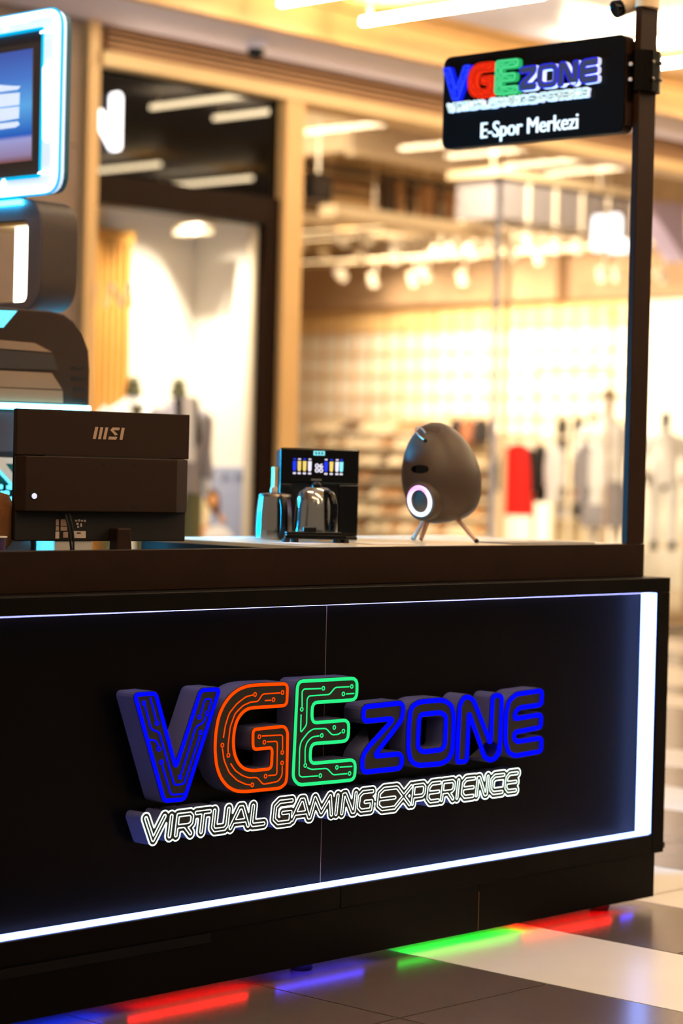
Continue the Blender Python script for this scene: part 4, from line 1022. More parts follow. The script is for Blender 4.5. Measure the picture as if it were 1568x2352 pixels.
# ---- the same lettering, smaller, on the hanging sign
s0, s1 = V_OUT[0], E2_OUT[0]
pa, pb, pc = yz(1027, 160), yz(1379, 135), yz(1066, 228)
sx = (pb[0] - pa[0]) / (s1.x - s0.x); z_v = V_OUT[-1].y
sz = (pa[1] - pc[1]) / (s0.y - z_v)
def S(p, d=0.0): return Vector((SX - d, pa[0] + (p.x - s0.x) * sx, pa[1] + (p.y - s0.y) * sz))
kk = abs(sx)
def raise_(loops, d0, d1, name, m, par):
    me = filled(loops, 1.0)
    return MB().mesh(me, lambda v: S(Vector((v.x, v.y)), d0 + (d1 - d0) * (v.z + .5))).build(name, m, par)
for (nm, out, inn, tr, rg, m, ro, rt, rr), fm, lm in zip(FRONT_LETTERS, ('blue_fill', 'red_fill', 'green_fill') + ('zone_grey',) * 4, ('blue_bright', 'red_dark', 'green_bright') + ('blue_line',) * 4):
    R = rounded(out, rr, 3); lp = [offset(R, .012)]
    if inn: lp.append(offset(rounded(inn, .02, 3), -.008))
    zone = fm == 'zone_grey'
    b0 = raise_(lp, 0.0005, .020, nm, 'return_white' if zone else fm, hs)
    if zone:
        raise_([offset(R, .007)] + ([offset(rounded(inn, .02, 3), -.003)] if inn else []), .0202, .0215, 'face', fm, b0)
        for L in ([R] if not inn else [R, rounded(inn, .02, 3)]): MB().tube([S(p, .0215) for p in offset(L, .008)], .0022, 5, closed=True).build('outline', lm, b0)
    else:
        MB().tube([S(p, .0205) for p in R], .0018, 5, closed=True).build('outline', lm, b0)
        for L in tr: MB().tube([S(p, .0205) for p in L], .0013, 5).build('circuit_trace', lm, b0)
tb = raise_(outer_, .0005, .016, 'tagline_box', 'return_white', hs)
raise_(outer_, .0162, .0172, 'face', 'text_face', tb)
MBt = MB()
for L in inner: MBt.tube([S(p, .0174) for p in L[::2] if True], .0008, 4, closed=True)
o = MBt.build('letter_outline', 'neon_white', tb)
MBt = MB()
for L in outer_: MBt.tube([S(p, .0174) for p in L[::2]], .0009, 4, closed=True)
MBt.build('cloud_outline', 'neon_white', tb)
me = text_mesh('E-Spor Merkezi', 1.0, .002, 0.0, .97)
wv = [v.co for v in me.vertices]; tw = max(v.x for v in wv); a0 = yz(1101, 318); a1 = yz(1328, 297); th_ = (yz(1103, 282)[1] - a0[1]) / .70
b = MB()
for q in (0, .022, .044): b.mesh(me, lambda v: Vector((SX - .0015 - q * .003 + v.z, a0[0] + (a1[0] - a0[0]) * (v.x + q) / (tw + .044), a0[1] + v.y * th_)))
b.build('sign_text', 'text_white', hs)

# ================================================================== THINGS ON THE KIOSK
def cam_pt(x, y, d): return CAM + (FWD + RGT * ((x - 784) / F_PX) - UPV * ((y - 1176) / F_PX)) * d
def on_plane(x, y, P0, N):
    d = FWD + RGT * ((x - 784) / F_PX) - UPV * ((y - 1176) / F_PX); return CAM + d * ((P0 - CAM).dot(N) / d.dot(N))
ZW = 1.2172
# ---- monitor seen from behind
az = math.radians(-12.8); MU = Vector((math.cos(az), math.sin(az), 0)); MN = Vector((math.sin(az), -math.cos(az), 0)); MZ = Vector((0, 0, 1))
MC = cam_pt(235, 1100, 6.9)
def m2(x, y): q = on_plane(x, y, MC, MN) - MC; return q.dot(MU), q.z
def m3(u, v, w): return MC + MU * u + MZ * v + MN * w
ul, ur = m2(36, 1100)[0], m2(433, 1100)[0]; vt = m2(235, 945)[1]; vb = m2(235, 1243)[1]; v1 = m2(235, 1050)[1]; v2 = m2(235, 1176)[1]
mo = thing('monitor', 'dark computer monitor turned back to front behind the counter', 'monitor', (MC.x, MC.y, 1.0505))
def mbox(u0, v0, w0, u1, v1_, w1, name, m, par=None, bev=0.003):
    return MB().obox(m3(u0, v0, w0), MU * (u1 - u0), MZ * (v1_ - v0), MN * (w1 - w0)).build(name, m, par or mo, bevel=bev)
mbox(ul, v1, -.022, ur, vt, 0, 'upper_back', 'monitor_black')
mbox(ul + .004, vb, -.022, ur - .004, v1 - .0005, -.006, 'lower_back', 'monitor_dark')
ux = m2(396, 1110)[0]
bp = [(ul, -.0055), (ur, -.0055), (ux, .026), (ul + .02, .026)]
MB().prism([m3(u, v2, w_) for u, w_ in bp], MZ * (v1 - v2 - .001)).build('connector_housing', 'monitor_black', mo, bevel=.003)
sl = m2(100, 1046)
MB().prism([m3(m2(x, y)[0], m2(x, y)[1], .0005) for x, y in ((97, 1045), (392, 1052), (388, 1054.5), (118, 1051))], MN * .0012).build('grip_slot', 'rubber', mo)
mbox(ul + .003, vb + .003, -.030, ur - .003, vt - .003, -.0222, 'screen', 'black_gloss')
def c3(x, y): return x / 3.4087, 680 + y / 3.4087
for poly in ([(745, 1025), (768, 1025), (748, 1120), (725, 1118)], [(785, 1027), (806, 1028), (788, 1121), (766, 1120)], [(824, 1028), (846, 1029), (827, 1123), (805, 1121)],
             [(880, 1029), (937, 1030), (931, 1051), (862, 1050)], [(862, 1050), (886, 1050), (921, 1084), (900, 1092)], [(851, 1100), (917, 1102), (907, 1125), (845, 1123)], [(951, 1031), (975, 1032), (956, 1126), (935, 1125)]):
    MB().prism([m3(*m2(*c3(*p)), .0003) for p in poly], MN * .001).build('logo_stroke', 'logo_tan', mo)
for x, y in ((231, 1067), (302, 1069), (228, 1162), (298, 1163)):
    u, v = m2(x, y); MB().lathe([(.0045, 0), (.0045, .0012), (.002, .0013)], m3(u, v, .0262), MN, 10).build('screw_hole', 'rubber', mo)
u, v = m2(68, 1138); MB().lathe([(.013, 0), (.013, .0015), (.009, .0016)], m3(u, v + .003, .0262), MN, 16).build('socket_rim', 'rubber', mo)
MB().lathe([(.0085, 0), (.0075, .003), (0, .0035)], m3(u + .001, v - .001, .0278), MN, 14).build('white_dot', 'icon_white', mo)  # small white emissive dot inside the dark rim
for x0_, y0_, x1_, y1_, m in ((168, 1220, 199, 1236, 'sticker_white'), (130, 1193, 137, 1207, 'logo_tan'), (141, 1193, 156, 1208, 'logo_tan'), (141, 1210, 156, 1219, 'logo_tan'), (130, 1209, 137, 1219, 'logo_tan'), (129, 1221, 138, 1237, 'sticker_white'), (147, 1222, 158, 1235, 'logo_tan')):
    (ua, va), (ub, vb_) = m2(x0_, y1_), m2(x1_, y0_); mbox(ua, va, -.0055, ub, vb_, -.0048, 'rating_label', m, bev=0)
for k, (x, y, w_, h_) in enumerate(((174, 1194, 5, 4), (181, 1193, 4, 5), (187, 1194, 5, 4), (194, 1194, 5, 5), (177, 1201, 5, 5), (186, 1202, 4, 8), (179, 1208, 4, 4), (178, 1223, 9, 3))):
    (ua, va), (ub, vb_) = m2(x, y + h_), m2(x + w_, y); mbox(ua, va, -.0047, ub, vb_, -.0042, 'label_mark', 'sticker_white' if k < 7 else 'bezel', bev=0)
# stand
ua, ub = m2(250, 1240)[0], m2(291, 1240)[0]; va = m2(270, 1212)[1]
zd = 1.0505 - MC.z
MB().prism([m3(ua + .004, va, -.004), m3(ub - .012, va, -.004), m3(ub + .004, zd + .012, -.004), m3(ua, zd + .012, -.004)], MN * .05).build('stand_neck', 'monitor_black', mo, bevel=.004)
mbox(ua - .11, zd, -.10, ub + .11, zd + .0118, .10, 'stand_foot', 'monitor_dark')
for dx in (0, 9):
    pts = [m3(*m2(146 + dx, 1180), .012), m3(*m2(145 + dx, 1205), .03), m3(*m2(150 + dx * .8, 1232), .03), m3(*m2(154 + dx * .6, 1262), .025), m3(*m2(155 + dx * .6, 1262), .02) - MZ * .05]
    MB().tube(pts, .0035, 8).build('cable', 'rubber', mo, smooth=True)
# ---- white carton and cyan bar under the monitor
p0, p1 = at(116, 1255, 'Y', 5.62), at(203, 1255, 'Y', 5.62)
t = thing('paper_box', 'white paper box on the staff desk, glimpsed under the monitor', 'box', ((p0.x + p1.x) / 2, 5.65, 1.0505))
MB().box(p0.x, 5.60, 1.0505, p1.x, 5.71, 1.205).build('carton', 'paper', t, bevel=.003)
MB().box(p0.x - .004, 5.595, 1.206, p1.x + .004, 5.714, 1.222).build('lid', 'paper', t, bevel=.002)
q0 = at(93, 1255, 'Y', 5.6)
t = thing('light_bar', 'short cyan light bar left of the paper box', 'light', (q0.x + .01, 5.61, 1.0505))
MB().box(q0.x, 5.60, 1.0505, p0.x - .006, 5.62, 1.22).build('diffuser', 'cyan_light', t); MB().box(q0.x - .006, 5.621, 1.0505, p0.x - .006, 5.64, 1.222).build('back_rail', 'black_plastic', t)
# ---- fuzzy brown headrest and purple cup at the left edge
p = at(-14, 1215, 'Y', 5.35)
t = thing('chair_headrest', 'brown fuzzy headrest of a chair beside the monitor', 'chair', (p.x, 5.35, 1.0505))
top = at(-24, 1128, 'Y', 5.35).z
b = MB(); b.lathe([(.055, 1.20 - p.z), (.075, 1.23 - p.z), (.078, top - .05 - p.z), (.05, top - .01 - p.z), (0, top - p.z)], (p.x - .005, 5.35, p.z), n=28, sy=.6, side=(1, 0, 0))
rs = random.Random(5)
for i, v in enumerate(b.v): b.v[i] = v + Vector((rs.uniform(-1, 1), rs.uniform(-1, 1), rs.uniform(-1, 1))) * .0035
b.build('headrest', 'fur_brown', t, smooth=True)
MB().tube([(p.x - .03, 5.35, 1.0505), (p.x - .03, 5.35, 1.22)], .012).build('support_tube', 'black_plastic', t)
MB().box(p.x - .08, 5.29, 1.0505, p.x + .02, 5.41, 1.062).build('support_foot', 'black_plastic', t)
p = at(0, 1255, 'Y', 4.95)
t = thing('paper_cup', 'purple cup at the left edge beside the monitor', 'cup', (p.x - .02, 4.95, 1.0505))
zr_ = at(5, 1233, 'Y', 4.95).z
MB().lathe([(.026, 0), (.036, zr_ - 1.0505 - .003), (.039, zr_ - 1.0505), (.034, zr_ - 1.0505), (.026, .01)], (p.x - .026, 4.95, 1.0505), n=24).build('cup_wall', 'purple_cup', t, smooth=True)
MB().tube([(p.x - .026 + .0375 * math.cos(a * .3142), 4.95 + .0375 * math.sin(a * .3142), zr_) for a in range(20)], .0022, 6, closed=True).build('rim', 'paper', t, smooth=True)

# ---- egg shaped speaker
fR, fL, fB = at(1097, 1247, 'Z', ZW), at(965, 1243, 'Z', ZW), at(948, 1239.5, 'Z', ZW)
D0 = (Vector(((fR + fL) / 2)) - CAM).dot(FWD) + .03; s = D0 / F_PX
eb, et = cam_pt(1031, 1198, D0), cam_pt(989, 969, D0); EA = (et - eb).normalized(); EL = (et - eb).length
eg = thing('egg_speaker', 'grey egg shaped speaker on three splayed legs with a glowing ring', 'speaker', ((fR + fL) / 2))
prof = [(0, 0), (34, 1), (62, 14), (79, 38), (88, 68), (91, 95), (89, 122), (80, 156), (64, 188), (46, 210), (24, 226), (0, 232)]
# smooth the outline
ts = [q[1] for q in prof]; fine = []
for i in range(len(prof) - 1):
    for j in range(4):
        a_ = j / 4; p0_, p1_, p2_, p3_ = prof[max(0, i - 1)], prof[i], prof[i + 1], prof[min(len(prof) - 1, i + 2)]
        f = lambda k: .5 * (2 * p1_[k] + (p2_[k] - p0_[k]) * a_ + (2 * p0_[k] - 5 * p1_[k] + 4 * p2_[k] - p3_[k]) * a_ ** 2 + (3 * p1_[k] - p0_[k] - 3 * p2_[k] + p3_[k]) * a_ ** 3)
        fine.append((max(0, f(0)) * s, f(1) * s))
fine[0] = (0, 0); fine.append((0, 232 * s))
MB().lathe(fine, eb, EA, n=56).build('shell', 'egg_grey', eg, smooth=True)
def egg_at(x, y, out=0.0):
    d = (FWD + RGT * ((x - 784) / F_PX) - UPV * ((y - 1176) / F_PX)); lo, hi = D0 - .2, D0
    for _ in range(40):
        m_ = (lo + hi) / 2; q = CAM + d * m_ - eb; h = q.dot(EA); r = (q - EA * h).length
        R_ = np.interp(h, [f[1] for f in fine], [f[0] for f in fine])
        if r < R_ and 0 < h < EL: hi = m_
        else: lo = m_
    return CAM + d * (hi - out)
DN = (-FWD * .72 + (-.98 * RGT - .2 * UPV) * .69).normalized()
dc = egg_at(964, 1150) ; dc = cam_pt(964, 1151, (dc - CAM).dot(FWD) - .012)
MB().lathe([(.02, -.10), (44 * s, -.09), (45.5 * s, -.012), (45 * s, -.004), (42.5 * s, 0), (39 * s, -.001)], dc, DN, 44).build('speaker_collar', 'egg_grey', eg, smooth=True)
DU = DN.cross(Vector((0, 0, 1))).normalized(); DV = DU.cross(DN)
MB().tube([dc + DN * .001 + (DU * math.cos(a * math.pi / 24) + DV * math.sin(a * math.pi / 24)) * 31 * s for a in range(48)], 5.0 * s, 10, closed=True).build('ring_light', 'neon_ring', eg, smooth=True)
MB().lathe([(27 * s, -.004), (27 * s, .001), (24 * s, .0025), (3 * s, .002), (0, .002)], dc, DN, 36).build('driver_cap', 'brushed', eg, smooth=True)
def egg_patch(pts, out, name, m):
    n = len(pts); c0 = (sum(p[0] for p in pts) / n, sum(p[1] for p in pts) / n); vs = [egg_at(*c0, out)]; fs = []
    for r in (.35, .7, 1.0): vs += [egg_at(c0[0] + (p[0] - c0[0]) * r, c0[1] + (p[1] - c0[1]) * r, out) for p in pts]
    vs += [egg_at(*p, -.002) for p in pts]
    for k in range(n):
        k2 = (k + 1) % n; fs.append((0, 1 + k, 1 + k2))
        for r in range(3): fs.append((1 + r * n + k, 1 + (r + 1) * n + k, 1 + (r + 1) * n + k2, 1 + r * n + k2))
    b = MB(); b.add(vs, fs); b.build(name, m, eg, smooth=True)
eye = []
for k in range(20):
    a_ = 2 * math.pi * k / 20; cx_, cy_ = math.cos(a_), math.sin(a_)
    eye.append((964 + 20.5 * cx_, 1077.5 + 9.5 * (abs(cy_) ** .8) * (1 if cy_ > 0 else -1)))
egg_patch(eye, .0012, 'eye_slot', 'black_gloss')
top_ = [(x, y) for x, y in ((977, 979), (990, 976.5), (1005, 978), (1011.5, 983), (1010, 992), (1004, 995.5), (990, 992), (979, 991), (974, 985))]
egg_patch(top_, .001, 'port_plate', 'dark_brown')
c7 = lambda x, y: (900 + x / 7.127, 940 + y / 7.127)
MB().tube([egg_at(*c7(x, y), .004 + .012 * (k in (1, 2, 3))) for k, (x, y) in enumerate(((548, 388), (490, 315), (420, 290), (385, 315), (392, 370), (440, 430), (500, 480), (545, 505)))], .0026, 8).build('cable_loop', 'leg_tan', eg, smooth=True)
MB().lathe([(.007, 0), (.006, .006), (0, .0065)], egg_at(*c7(545, 515)), -FWD, 12).build('cable_socket', 'rubber', eg)
for foot, tp in ((fL, (984, 1192)), (fB, (976, 1192)), (fR, (1046, 1188))):
    a_ = cam_pt(*tp, D0 + (.02 if foot is fB else -.015)); d_ = foot - a_
    MB().tube([a_ - d_ * .1, a_ + d_ * .90], [.0085, .0068], 12).build('leg', 'leg_tan', eg, smooth=True)
    MB().tube([a_ + d_ * .9001, foot + Vector((0, 0, .004))], [.0075, .0065], 12).build('rubber_foot', 'rubber', eg, smooth=True)

# ---- coffee machine
caz = math.radians(-40); CU = Vector((math.cos(caz), math.sin(caz), 0)); CN = Vector((math.sin(caz), -math.cos(caz), 0))
C0 = at(730, 1238, 'Z', ZW); cs = (C0 - CAM).dot(FWD) / F_PX
def C(x, y, w_=0.0): return C0 + CU * ((x - 730) * cs) + MZ * ((1238 - y) * cs + (x - 730) * cs * 0.0) + CN * w_
cm = thing('coffee_machine', 'black coffee machine with a glowing icon display on the white counter top', 'coffee machine', C0)
def cbox(x0, y0, w0, x1, y1, w1, name, m, par=None, bev=.003):
    a_ = C(x0, y1, w0); return MB().obox(a_, CU * ((x1 - x0) * cs), MZ * ((y1 - y0) * cs), CN * (w1 - w0)).build(name, m, par or cm, bevel=bev)
cbox(640, 1034, -.155, 820, 1230, -.012, 'housing', 'black_plastic', bev=.008)
cbox(639, 1030, -.0118, 821, 1112, .0, 'front_panel', 'black_gloss', bev=.005)
cbox(639, 1112.5, -.0118, 668, 1230, -.002, 'left_cheek', 'black_plastic'); cbox(776, 1112.5, -.0118, 821, 1230, -.002, 'right_cheek', 'black_gloss')
cbox(640, 1230.5, -.155, 820, 1238, .01, 'drip_base', 'black_plastic')
cbox(627, 1075, -.12, 638.5, 1138, -.03, 'water_tank', 'gold_light', bev=.004)
MB().lathe([(.020, 0), (.022, .012), (.015, .016)], C(724, 1112, -.006) - MZ * .016, (0, 0, 1), 18).build('spout', 'steel', cm, smooth=True)
cbox(711, 1100, .0003, 735, 1104, .002, 'chrome_bar', 'steel', bev=0)
lg = cbox(715, 1036, .0003, 741, 1046, .0012, 'logo_plate', 'icon_cyan', bev=0)
for k, x in enumerate((719, 726, 733)): cbox(x, 1038.5, .0013, x + 4, 1043.5, .0016, 'logo_mark', 'black_gloss', par=lg, bev=0)
ic = ['icon_blue', 'icon_yellow', 'icon_yellow', 'icon_white', None, 'icon_blue', 'icon_yellow', 'icon_white', 'icon_cyan']
for k, x in enumerate((672, 683, 695, 707, 0, 744.5, 757, 770, 780)):
    if k == 4: continue
    pts = [C(x - 4.2, 1060), C(x + 4.2, 1060), C(x + 3.8, 1080), C(x + 2, 1083), C(x - 2, 1083), C(x - 3.8, 1080)]
    MB().prism([q + CN * .0003 for q in pts], CN * .001).build('cup_icon', ic[k], cm)
    cbox(x - 3, 1054, .0003, x + 3, 1057, .001, 'icon_cap', 'icon_white' if k % 2 else 'icon_blue', bev=0); cbox(x - 3.4, 1086, .0003, x + 3.4, 1090, .001, 'icon_caption', 'icon_white', bev=0)
for txt, yy in (('06', 1074.5), ('00', 1085)):
    me = text_mesh(txt, 1.0, .001, .03); wv = max(v.co.x for v in me.vertices)
    MB().mesh(me, lambda v: C(719 + 19 * v.x / wv, yy - 9.5 * v.y / .7, .0006 + v.z)).build('display_digits', 'icon_white', cm)
# ---- steel kettle
kp = at(719, 1240, 'Z', ZW)
kp = kp + (CAM - kp).normalized() * .0; kp = at(719, 1241.5, 'Z', ZW); ks = (kp - CAM).dot(FWD) / F_PX
kp = kp + CN * .06
kt = thing('steel_kettle', 'domed steel kettle with a black handle in front of the coffee machine', 'kettle', kp)
MB().lathe([(50 * ks, 0), (51 * ks, .006), (50 * ks, .05), (48 * ks, .10), (45 * ks, .135), (38 * ks, .158), (24 * ks, .170), (0, .173)], kp, n=40).build('pot', 'steel', kt, smooth=True)
MB().lathe([(50.5 * ks, .006), (51.5 * ks, .012), (51 * ks, .018)], kp, n=40).build('base_band', 'black_plastic', kt, smooth=True)
hd = (CN * .85 + CU * .5).normalized()
hp = [kp + hd * (36 * ks) + MZ * .152, kp + hd * (56 * ks) + MZ * .150, kp + hd * (68 * ks) + MZ * .12, kp + hd * (68 * ks) + MZ * .07, kp + hd * (60 * ks) + MZ * .03, kp + hd * (47 * ks) + MZ * .026]
MB().tube(rounded(hp, .02, 4, closed=False), .0125, 12).build('handle', 'black_gloss', kt, smooth=True)
MB().lathe([(.014, .172), (.016, .18), (.010, .187), (0, .188)], kp, n=18).build('lid_knob', 'black_plastic', kt, smooth=True)
# ---- glass jar kettle
jp = at(629, 1239, 'Z', ZW); js = (jp - CAM).dot(FWD) / F_PX
jt = thing('glass_kettle', 'shiny ribbed kettle with dark handle left of the steel kettle', 'kettle', jp)
MB().lathe([(43 * js, 0), (44 * js, .006), (44 * js, .03), (42 * js, .09), (39 * js, .128), (38 * js, .138)], jp, n=16).build('jar', 'steel', jt, smooth=False)
MB().lathe([(38.5 * js, .1385), (36 * js, .146), (10 * js, .150), (0, .1505)], jp, n=32).build('lid', 'brushed', jt, smooth=True)
MB().lathe([(.011, .150), (.013, .158), (.010, .168), (0, .169)], jp - CU * .004, n=16).build('lid_knob', 'paper', jt, smooth=True)
hd = (CN * .9 + CU * .25).normalized()
hp = [jp + hd * (37 * js) + MZ * .13, jp + hd * (52 * js) + MZ * .128, jp + hd * (60 * js) + MZ * .10, jp + hd * (60 * js) + MZ * .04, jp + hd * (52 * js) + MZ * .015, jp + hd * (44.5 * js) + MZ * .014]
MB().tube(rounded(hp, .02, 4, closed=False), .012, 12).build('handle', 'black_plastic', jt, smooth=True)
# ---- black tray with card holder in front of the machine
tp = at(722, 1247, 'Z', ZW); tsc = (tp - CAM).dot(FWD) / F_PX
tr_ = thing('black_tray', 'low black tray with a small box in front of the kettles', 'tray', tp)
def T(x, z, w_): return tp + CU * ((x - 722) * tsc) + MZ * z + CN * w_
MB().obox(T(653, .012, -.035), CU * (140 * tsc), MZ * .014, CN * .07).build('tray_plate', 'black_gloss', tr_, bevel=.003)
MB().obox(T(655, .0262, -.03), CU * (128 * tsc), MZ * .008, CN * .05).build('tray_rim', 'black_plastic', tr_, bevel=.002)
MB().obox(T(695, .0345, -.02), CU * (30 * tsc), MZ * .014, CN * .03).build('small_box', 'black_plastic', tr_, bevel=.002)
for x in (652, 672, 770, 788):
    for w_ in (-.025, .025): MB().lathe([(.009, 0), (.010, .004), (.009, .0118)], T(x + 4, 0, w_), n=12).build('foot', 'rubber', tr_, smooth=True)
# ---- papers, mat
a_ = at(700, 1251.5, 'Z', ZW)
t = tag(MB().obox(a_ + MZ * .0003, Vector((.24, .03, 0)), Vector((-.02, .14, 0)), MZ * .0012).build('paper_sheet', 'paper', loc=a_), 'white paper sheet lying in front of the black tray', 'paper')
a_ = at(865, 1252, 'Z', ZW)
t = tag(MB().obox(a_ + MZ * .0003, Vector((.17, -.02, 0)), Vector((.03, .12, 0)), MZ * .0012).build('paper_sheet', 'paper', loc=a_), 'white paper sheet lying left of the egg speaker', 'paper')
a_ = Vector((5.96, 4.80, ZW)); 
t = tag(MB().box(5.97, 4.80, ZW, 6.40, 4.97, ZW + .003).build('counter_mat', 'bezel', loc=a_), 'thin grey mat on the white counter right of the egg speaker', 'mat')

# ---- security camera on the pole top
t = thing('security_camera', 'cream bullet camera clamped on top of the pole', 'camera', (cx, BY + .013, 3.0255))
MB().lathe([(.05, 0), (.052, .03), (.05, .045)], (cx, BY + .013, 3.0255), n=24, sy=.7, side=(1, 0, 0)).build('mount_cap', 'camera_cream', t, smooth=True)
d1 = (BY + .013) * FWD.y + cx * FWD.x
h0, h1 = cam_pt(1480, -6, d1 + .02), cam_pt(1424, 17, d1 - .015)
ax = (h1 - h0).normalized()
MB().lathe([(.024, -.03), (.030, -.02), (.031, .05), (.031, (h1 - h0).length)], h0, ax, 20).build('body', 'camera_cream', t, smooth=True)
MB().lathe([(.0305, 0), (.031, .020), (.028, .024), (.022, .022), (0, .020)], h1 + ax * .0005, ax, 20).build('lens_hood', 'black_gloss', t, smooth=True)
MB().tube([h0, (cx, BY + .013, 3.07)], .014, 12).build('arm', 'camera_cream', t, smooth=True)

# ================================================================== THE GAMING TOWER AT THE LEFT
TX = 5.25
def ty(x, y): v = at(x, y, 'X', TX); return (v.y, v.z)
def tp3(y, z, d=0.0): return Vector((TX - d, y, z))
YR = ty(150, 250)[0]; zT = (ty(120, 26)[1] + ty(20, 42)[1]) / 2; zB = (ty(110, 447)[1] + ty(10, 455)[1]) / 2
YL = YR + 1.05
tv = thing('neon_screen', 'screen in a glowing white and cyan neon frame on the tower', 'screen', (TX, (YR + YL) / 2, zB))
def rrect(y0, y1, z0, z1, r): return rounded([Vector((y0, z0)), Vector((y1, z0)), Vector((y1, z1)), Vector((y0, z1))], r, 6)
o_ = rrect(YR, YL, zB, zT, .07)
yi = ty(112, 250)[0]; zi0 = ty(60, 412)[1]; zi1 = ty(60, 76)[1]
i_ = rrect(yi, YL - (yi - YR), zi0, zi1, .01)
def plate(loops, d0, d1, name, m, par):
    me = filled(loops, d1 - d0); MB().mesh(me, lambda v: Vector((TX - (d0 + d1) / 2 - v.z, v.x, v.y))).build(name, m, par)
plate([o_, i_], 0, .030, 'neon_border', 'neon_frame_pale', tv)
plate([offset(o_, -.001)], -.022, -.0005, 'rear_case', 'teal_dark', tv)
MB().tube([tp3(p.x, p.y, .030) for p in offset(o_, -.014)], .013, 8, closed=True).build('neon_tube', 'neon_frame', tv, smooth=True)
MB().tube([tp3(p.x, p.y, .0302) for p in offset(i_, -.002)], .006, 6, closed=True).build('inner_glow', 'cyan_edge', tv, smooth=True)
MB().tube([tp3(p.x, p.y, .022) for p in offset(o_, .003)], .004, 6, closed=True).build('outer_glow', 'cyan_edge', tv, smooth=True)
for pts in ([(125, 145), (131, 140), (131, 322), (124, 330), (116, 322), (116, 160)], [(110, 76), (120, 72), (146, 71), (146, 77), (120, 79), (110, 81)], [(106, 398), (118, 394), (140, 394), (140, 400), (118, 402), (104, 402)],
            [(0, 52), (75, 42), (82, 36), (128, 30), (128, 38), (88, 46), (78, 54), (0, 64)], [(0, 440), (70, 432), (80, 437), (122, 430), (110, 444), (0, 452)], [(25, 56), (32, 58), (34, 70), (27, 76), (26, 66)], [(24, 414), (30, 412), (28, 424), (18, 434), (18, 426)]):
    MB().prism([tp3(*ty(x, y), .0304) for x, y in pts], (-.006, 0, 0)).build('frame_trim', 'neon_frame', tv)
plate([rrect(yi + .002, YL - (yi - YR) - .002, zi0 + .002, zi1 - .002, .008)], .0005, .014, 'bezel', 'bezel', tv)
ys_ = ty(83, 250)[0]; zs0_ = ty(60, 372)[1]; zs1_ = ty(60, 116)[1]
MB().box(TX - .0165, ys_, zs0_, TX - .0142, YL - (ys_ - YR), zs1_).build('display', 'tv_picture', tv)
MB().prism([tp3(*ty(x, y), .0142) for x, y in ((84.5, 110), (86.5, 110), (83.5, 372), (81.5, 372))], (-.004, 0, 0)).build('bezel_edge', 'arch_face', tv)
for pts in ([(0, 219), (54, 214), (53, 242), (0, 249)], [(0, 252), (53, 246), (52, 273), (0, 282)], [(0, 196), (40, 199), (56, 199), (50, 207), (0, 214)], [(0, 286), (50, 280), (54, 288), (44, 294), (0, 300)]):
    k = len(tv.children); MB().prism([tp3(*ty(x, y), .0168) for x, y in pts], (-.0008, 0, 0)).build('window_glow', 'screen_pale' if 'screen_pale' in MATS else 'neon_frame_pale', tv)
MB().box(TX + .0305, YR + .3, zB - .0075, TX + .08, YR + .75, zT - .12).build('mounting_post', 'arch_side', tv)
# arch
AB = ty(70, 712)[1]
at_ = thing('tower_arch', 'dark rounded arch with a white light tube under the neon screen', 'tower', (TX, YR + .4, AB))
y0a = ty(95, 600)[0]; z1a = zB - .008
ol = rounded([Vector((y0a, AB)), Vector((y0a, z1a)), Vector((YL, z1a)), Vector((YL, AB))], .11, 8)
y1a = ty(64, 600)[0]; zo1 = ty(40, 508)[1]; zo0 = ty(40, 694)[1]
il = rrect(y1a, YL - .09, zo0, zo1, .03)
me = filled([ol, il], .16); MB().mesh(me, lambda v: Vector((TX + .08 + v.z, v.x, v.y))).build('arch_body', 'arch_side', at_, smooth=True)
me = filled([offset(ol, -.002), offset(il, .002)], .004); MB().mesh(me, lambda v: Vector((TX - .0022 + v.z, v.x, v.y))).build('arch_face', 'arch_face', at_)
ty0, ty1 = ty(43, 600)[0], ty(8, 600)[0]
MB().box(TX + .05, ty0, zo0 + .001, TX + .07, ty1, zo1 - .001).build('light_tube', 'tube_warm', at_)
MB().box(TX + .003, y1a + .01, zo1 - .014, TX + .15, YL - .10, zo1 - .0015).build('soffit_lip', 'gold_light', at_)
# cyan top light of the arch
MB().box(TX - .02, y0a + .10, z1a - .020, TX - .0045, YL - .12, z1a - .004).build('top_glow', 'cyan_tube', at_)
# housing (game console shaped base)
HY = 6.16
def hx(x, y): v = at(x, y, 'Y', HY); return (v.x, v.z)
hb = thing('game_tower_base', 'huge dark console shaped base with vents and a cyan light strip', 'tower base', (4.9, HY + .4, 0))
xr = hx(206, 880)[0]; zt0 = hx(150, 717)[1]; zb0 = hx(200, 936)[1]
xl = xr - 1.0
prof = [hx(206, 1250), hx(204, 940), hx(206, 850), hx(204, 805), hx(190, 765), hx(170, 738), hx(148, 722), hx(120, 715)]
pr_ = [(xr, 0.0), (xr, prof[2][1])] + prof[3:] + [(xl, prof[-1][1]), (xl, 0.0)]
MB().prism([(x, HY, z) for x, z in pr_], (0, 1.25, 0)).build('housing', 'housing', hb, bevel=.006)
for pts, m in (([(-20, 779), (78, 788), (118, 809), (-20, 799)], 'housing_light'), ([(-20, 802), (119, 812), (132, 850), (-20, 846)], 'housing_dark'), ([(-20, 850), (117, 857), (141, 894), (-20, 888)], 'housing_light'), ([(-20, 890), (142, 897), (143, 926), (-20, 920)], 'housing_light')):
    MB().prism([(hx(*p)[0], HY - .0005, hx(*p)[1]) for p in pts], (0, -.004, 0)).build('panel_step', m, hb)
for y, xa in ((845, 165), (869, 164), (893, 169), (918, 169)):
    pts = [hx(xa, y - 3), hx(195, y - 2), hx(195, y + 3), hx(xa, y + 3)]
    MB().prism([(p[0], HY - .0005, p[1]) for p in pts], (0, -.002, 0)).build('vent_slot', 'rubber', hb)
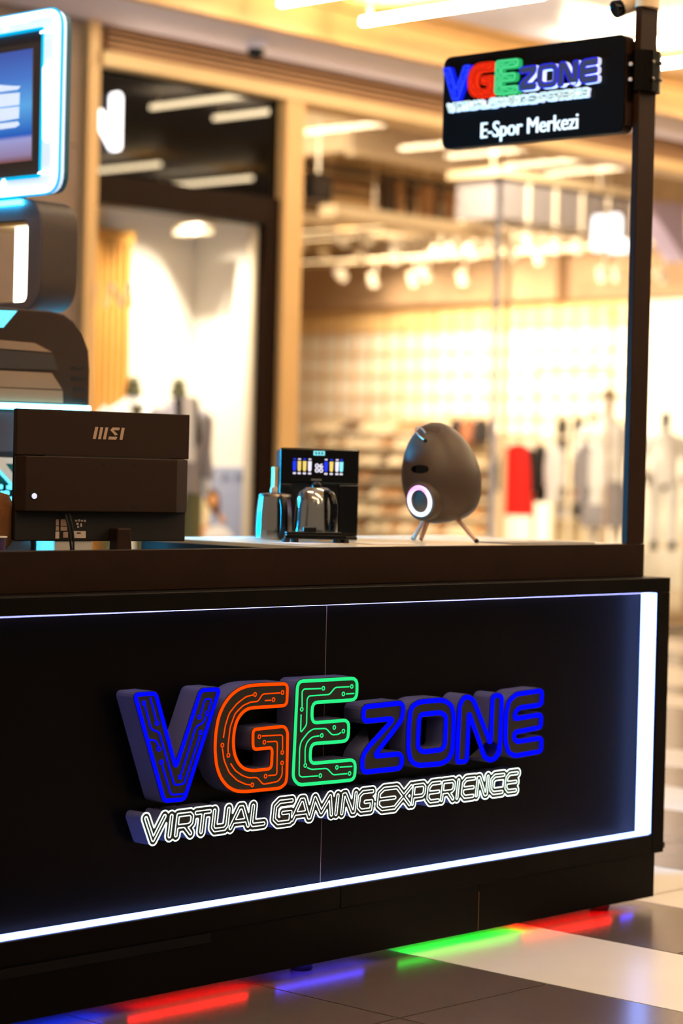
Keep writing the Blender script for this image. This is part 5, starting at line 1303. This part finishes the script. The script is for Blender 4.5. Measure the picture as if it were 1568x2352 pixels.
a_, b_ = hx(-25, 931), hx(198, 939)
MB().tube([(a_[0], HY - .014, a_[1]), (b_[0], HY - .014, b_[1])], .010, 12).build('light_strip', 'cyan_strip', hb, smooth=True)
MB().prism([(hx(*p)[0], HY - .0005, hx(*p)[1]) for p in ((-20, 712), (38, 714), (6, 752), (-20, 752))], (0, -.004, 0)).build('cyan_wedge', 'cyan_light', hb)
MB().prism([(hx(*p)[0], HY - .0005, hx(*p)[1]) for p in ((-25, 945), (44, 947), (44, 1037), (-25, 1037))], (0, -.006, 0)).build('lower_panel', 'bezel', hb)
MB().prism([(hx(*p)[0], HY - .0005, hx(*p)[1]) for p in ((-25, 1038), (44, 1038), (44, 1048), (-25, 1048))], (0, -.004, 0)).build('black_strip', 'rubber', hb)  # flat black strip between the two panels
MB().prism([(hx(*p)[0], HY - .0005, hx(*p)[1]) for p in ((-25, 1049), (60, 1049), (60, 1240), (-25, 1240))], (0, -.002, 0)).build('keyboard_panel', 'black_gloss', hb)
for pts in ([(-5, 1050), (50, 1052), (50, 1066), (10, 1065)], [(-5, 1050), (10, 1065), (40, 1104), (40, 1126), (-5, 1075)]):
    MB().prism([(hx(*p)[0], HY - .0026, hx(*p)[1]) for p in pts], (0, -.004, 0)).build('white_trim', 'store_white', hb)
MB().prism([(hx(*p)[0], HY - .0026, hx(*p)[1]) for p in ((-5, 1076), (36, 1122), (34, 1128), (-5, 1086))], (0, -.003, 0)).build('cyan_trim', 'cyan_light', hb)
for x, y, w_ in ((0, 1118, 8), (22, 1119, 18), (13, 1132, 12), (33, 1133, 10), (26, 1146, 12), (2, 1133, 8), (40, 1119, 12)):
    MB().prism([(hx(x + q, y)[0], HY - .0026, hx(x, y + r_)[1]) for q, r_ in ((-w_ / 2, -4), (0, -6), (w_ / 2, -4), (w_ / 2, 4), (0, 6), (-w_ / 2, 4))], (0, -.004, 0)).build('lit_key', 'cyan_light', hb)

MB().box(xr + .001, HY + .30, 1.25, xr + .012, HY + .75, prof[2][1] - .02).build('side_light', 'cyan_lamp', hb)
a_, b_ = hx(62, 1225), hx(196, 960)
MB().box(a_[0], HY - .012, a_[1], b_[0], HY - .0005, b_[1]).build('lit_control_screen', 'cyan_lamp', hb)
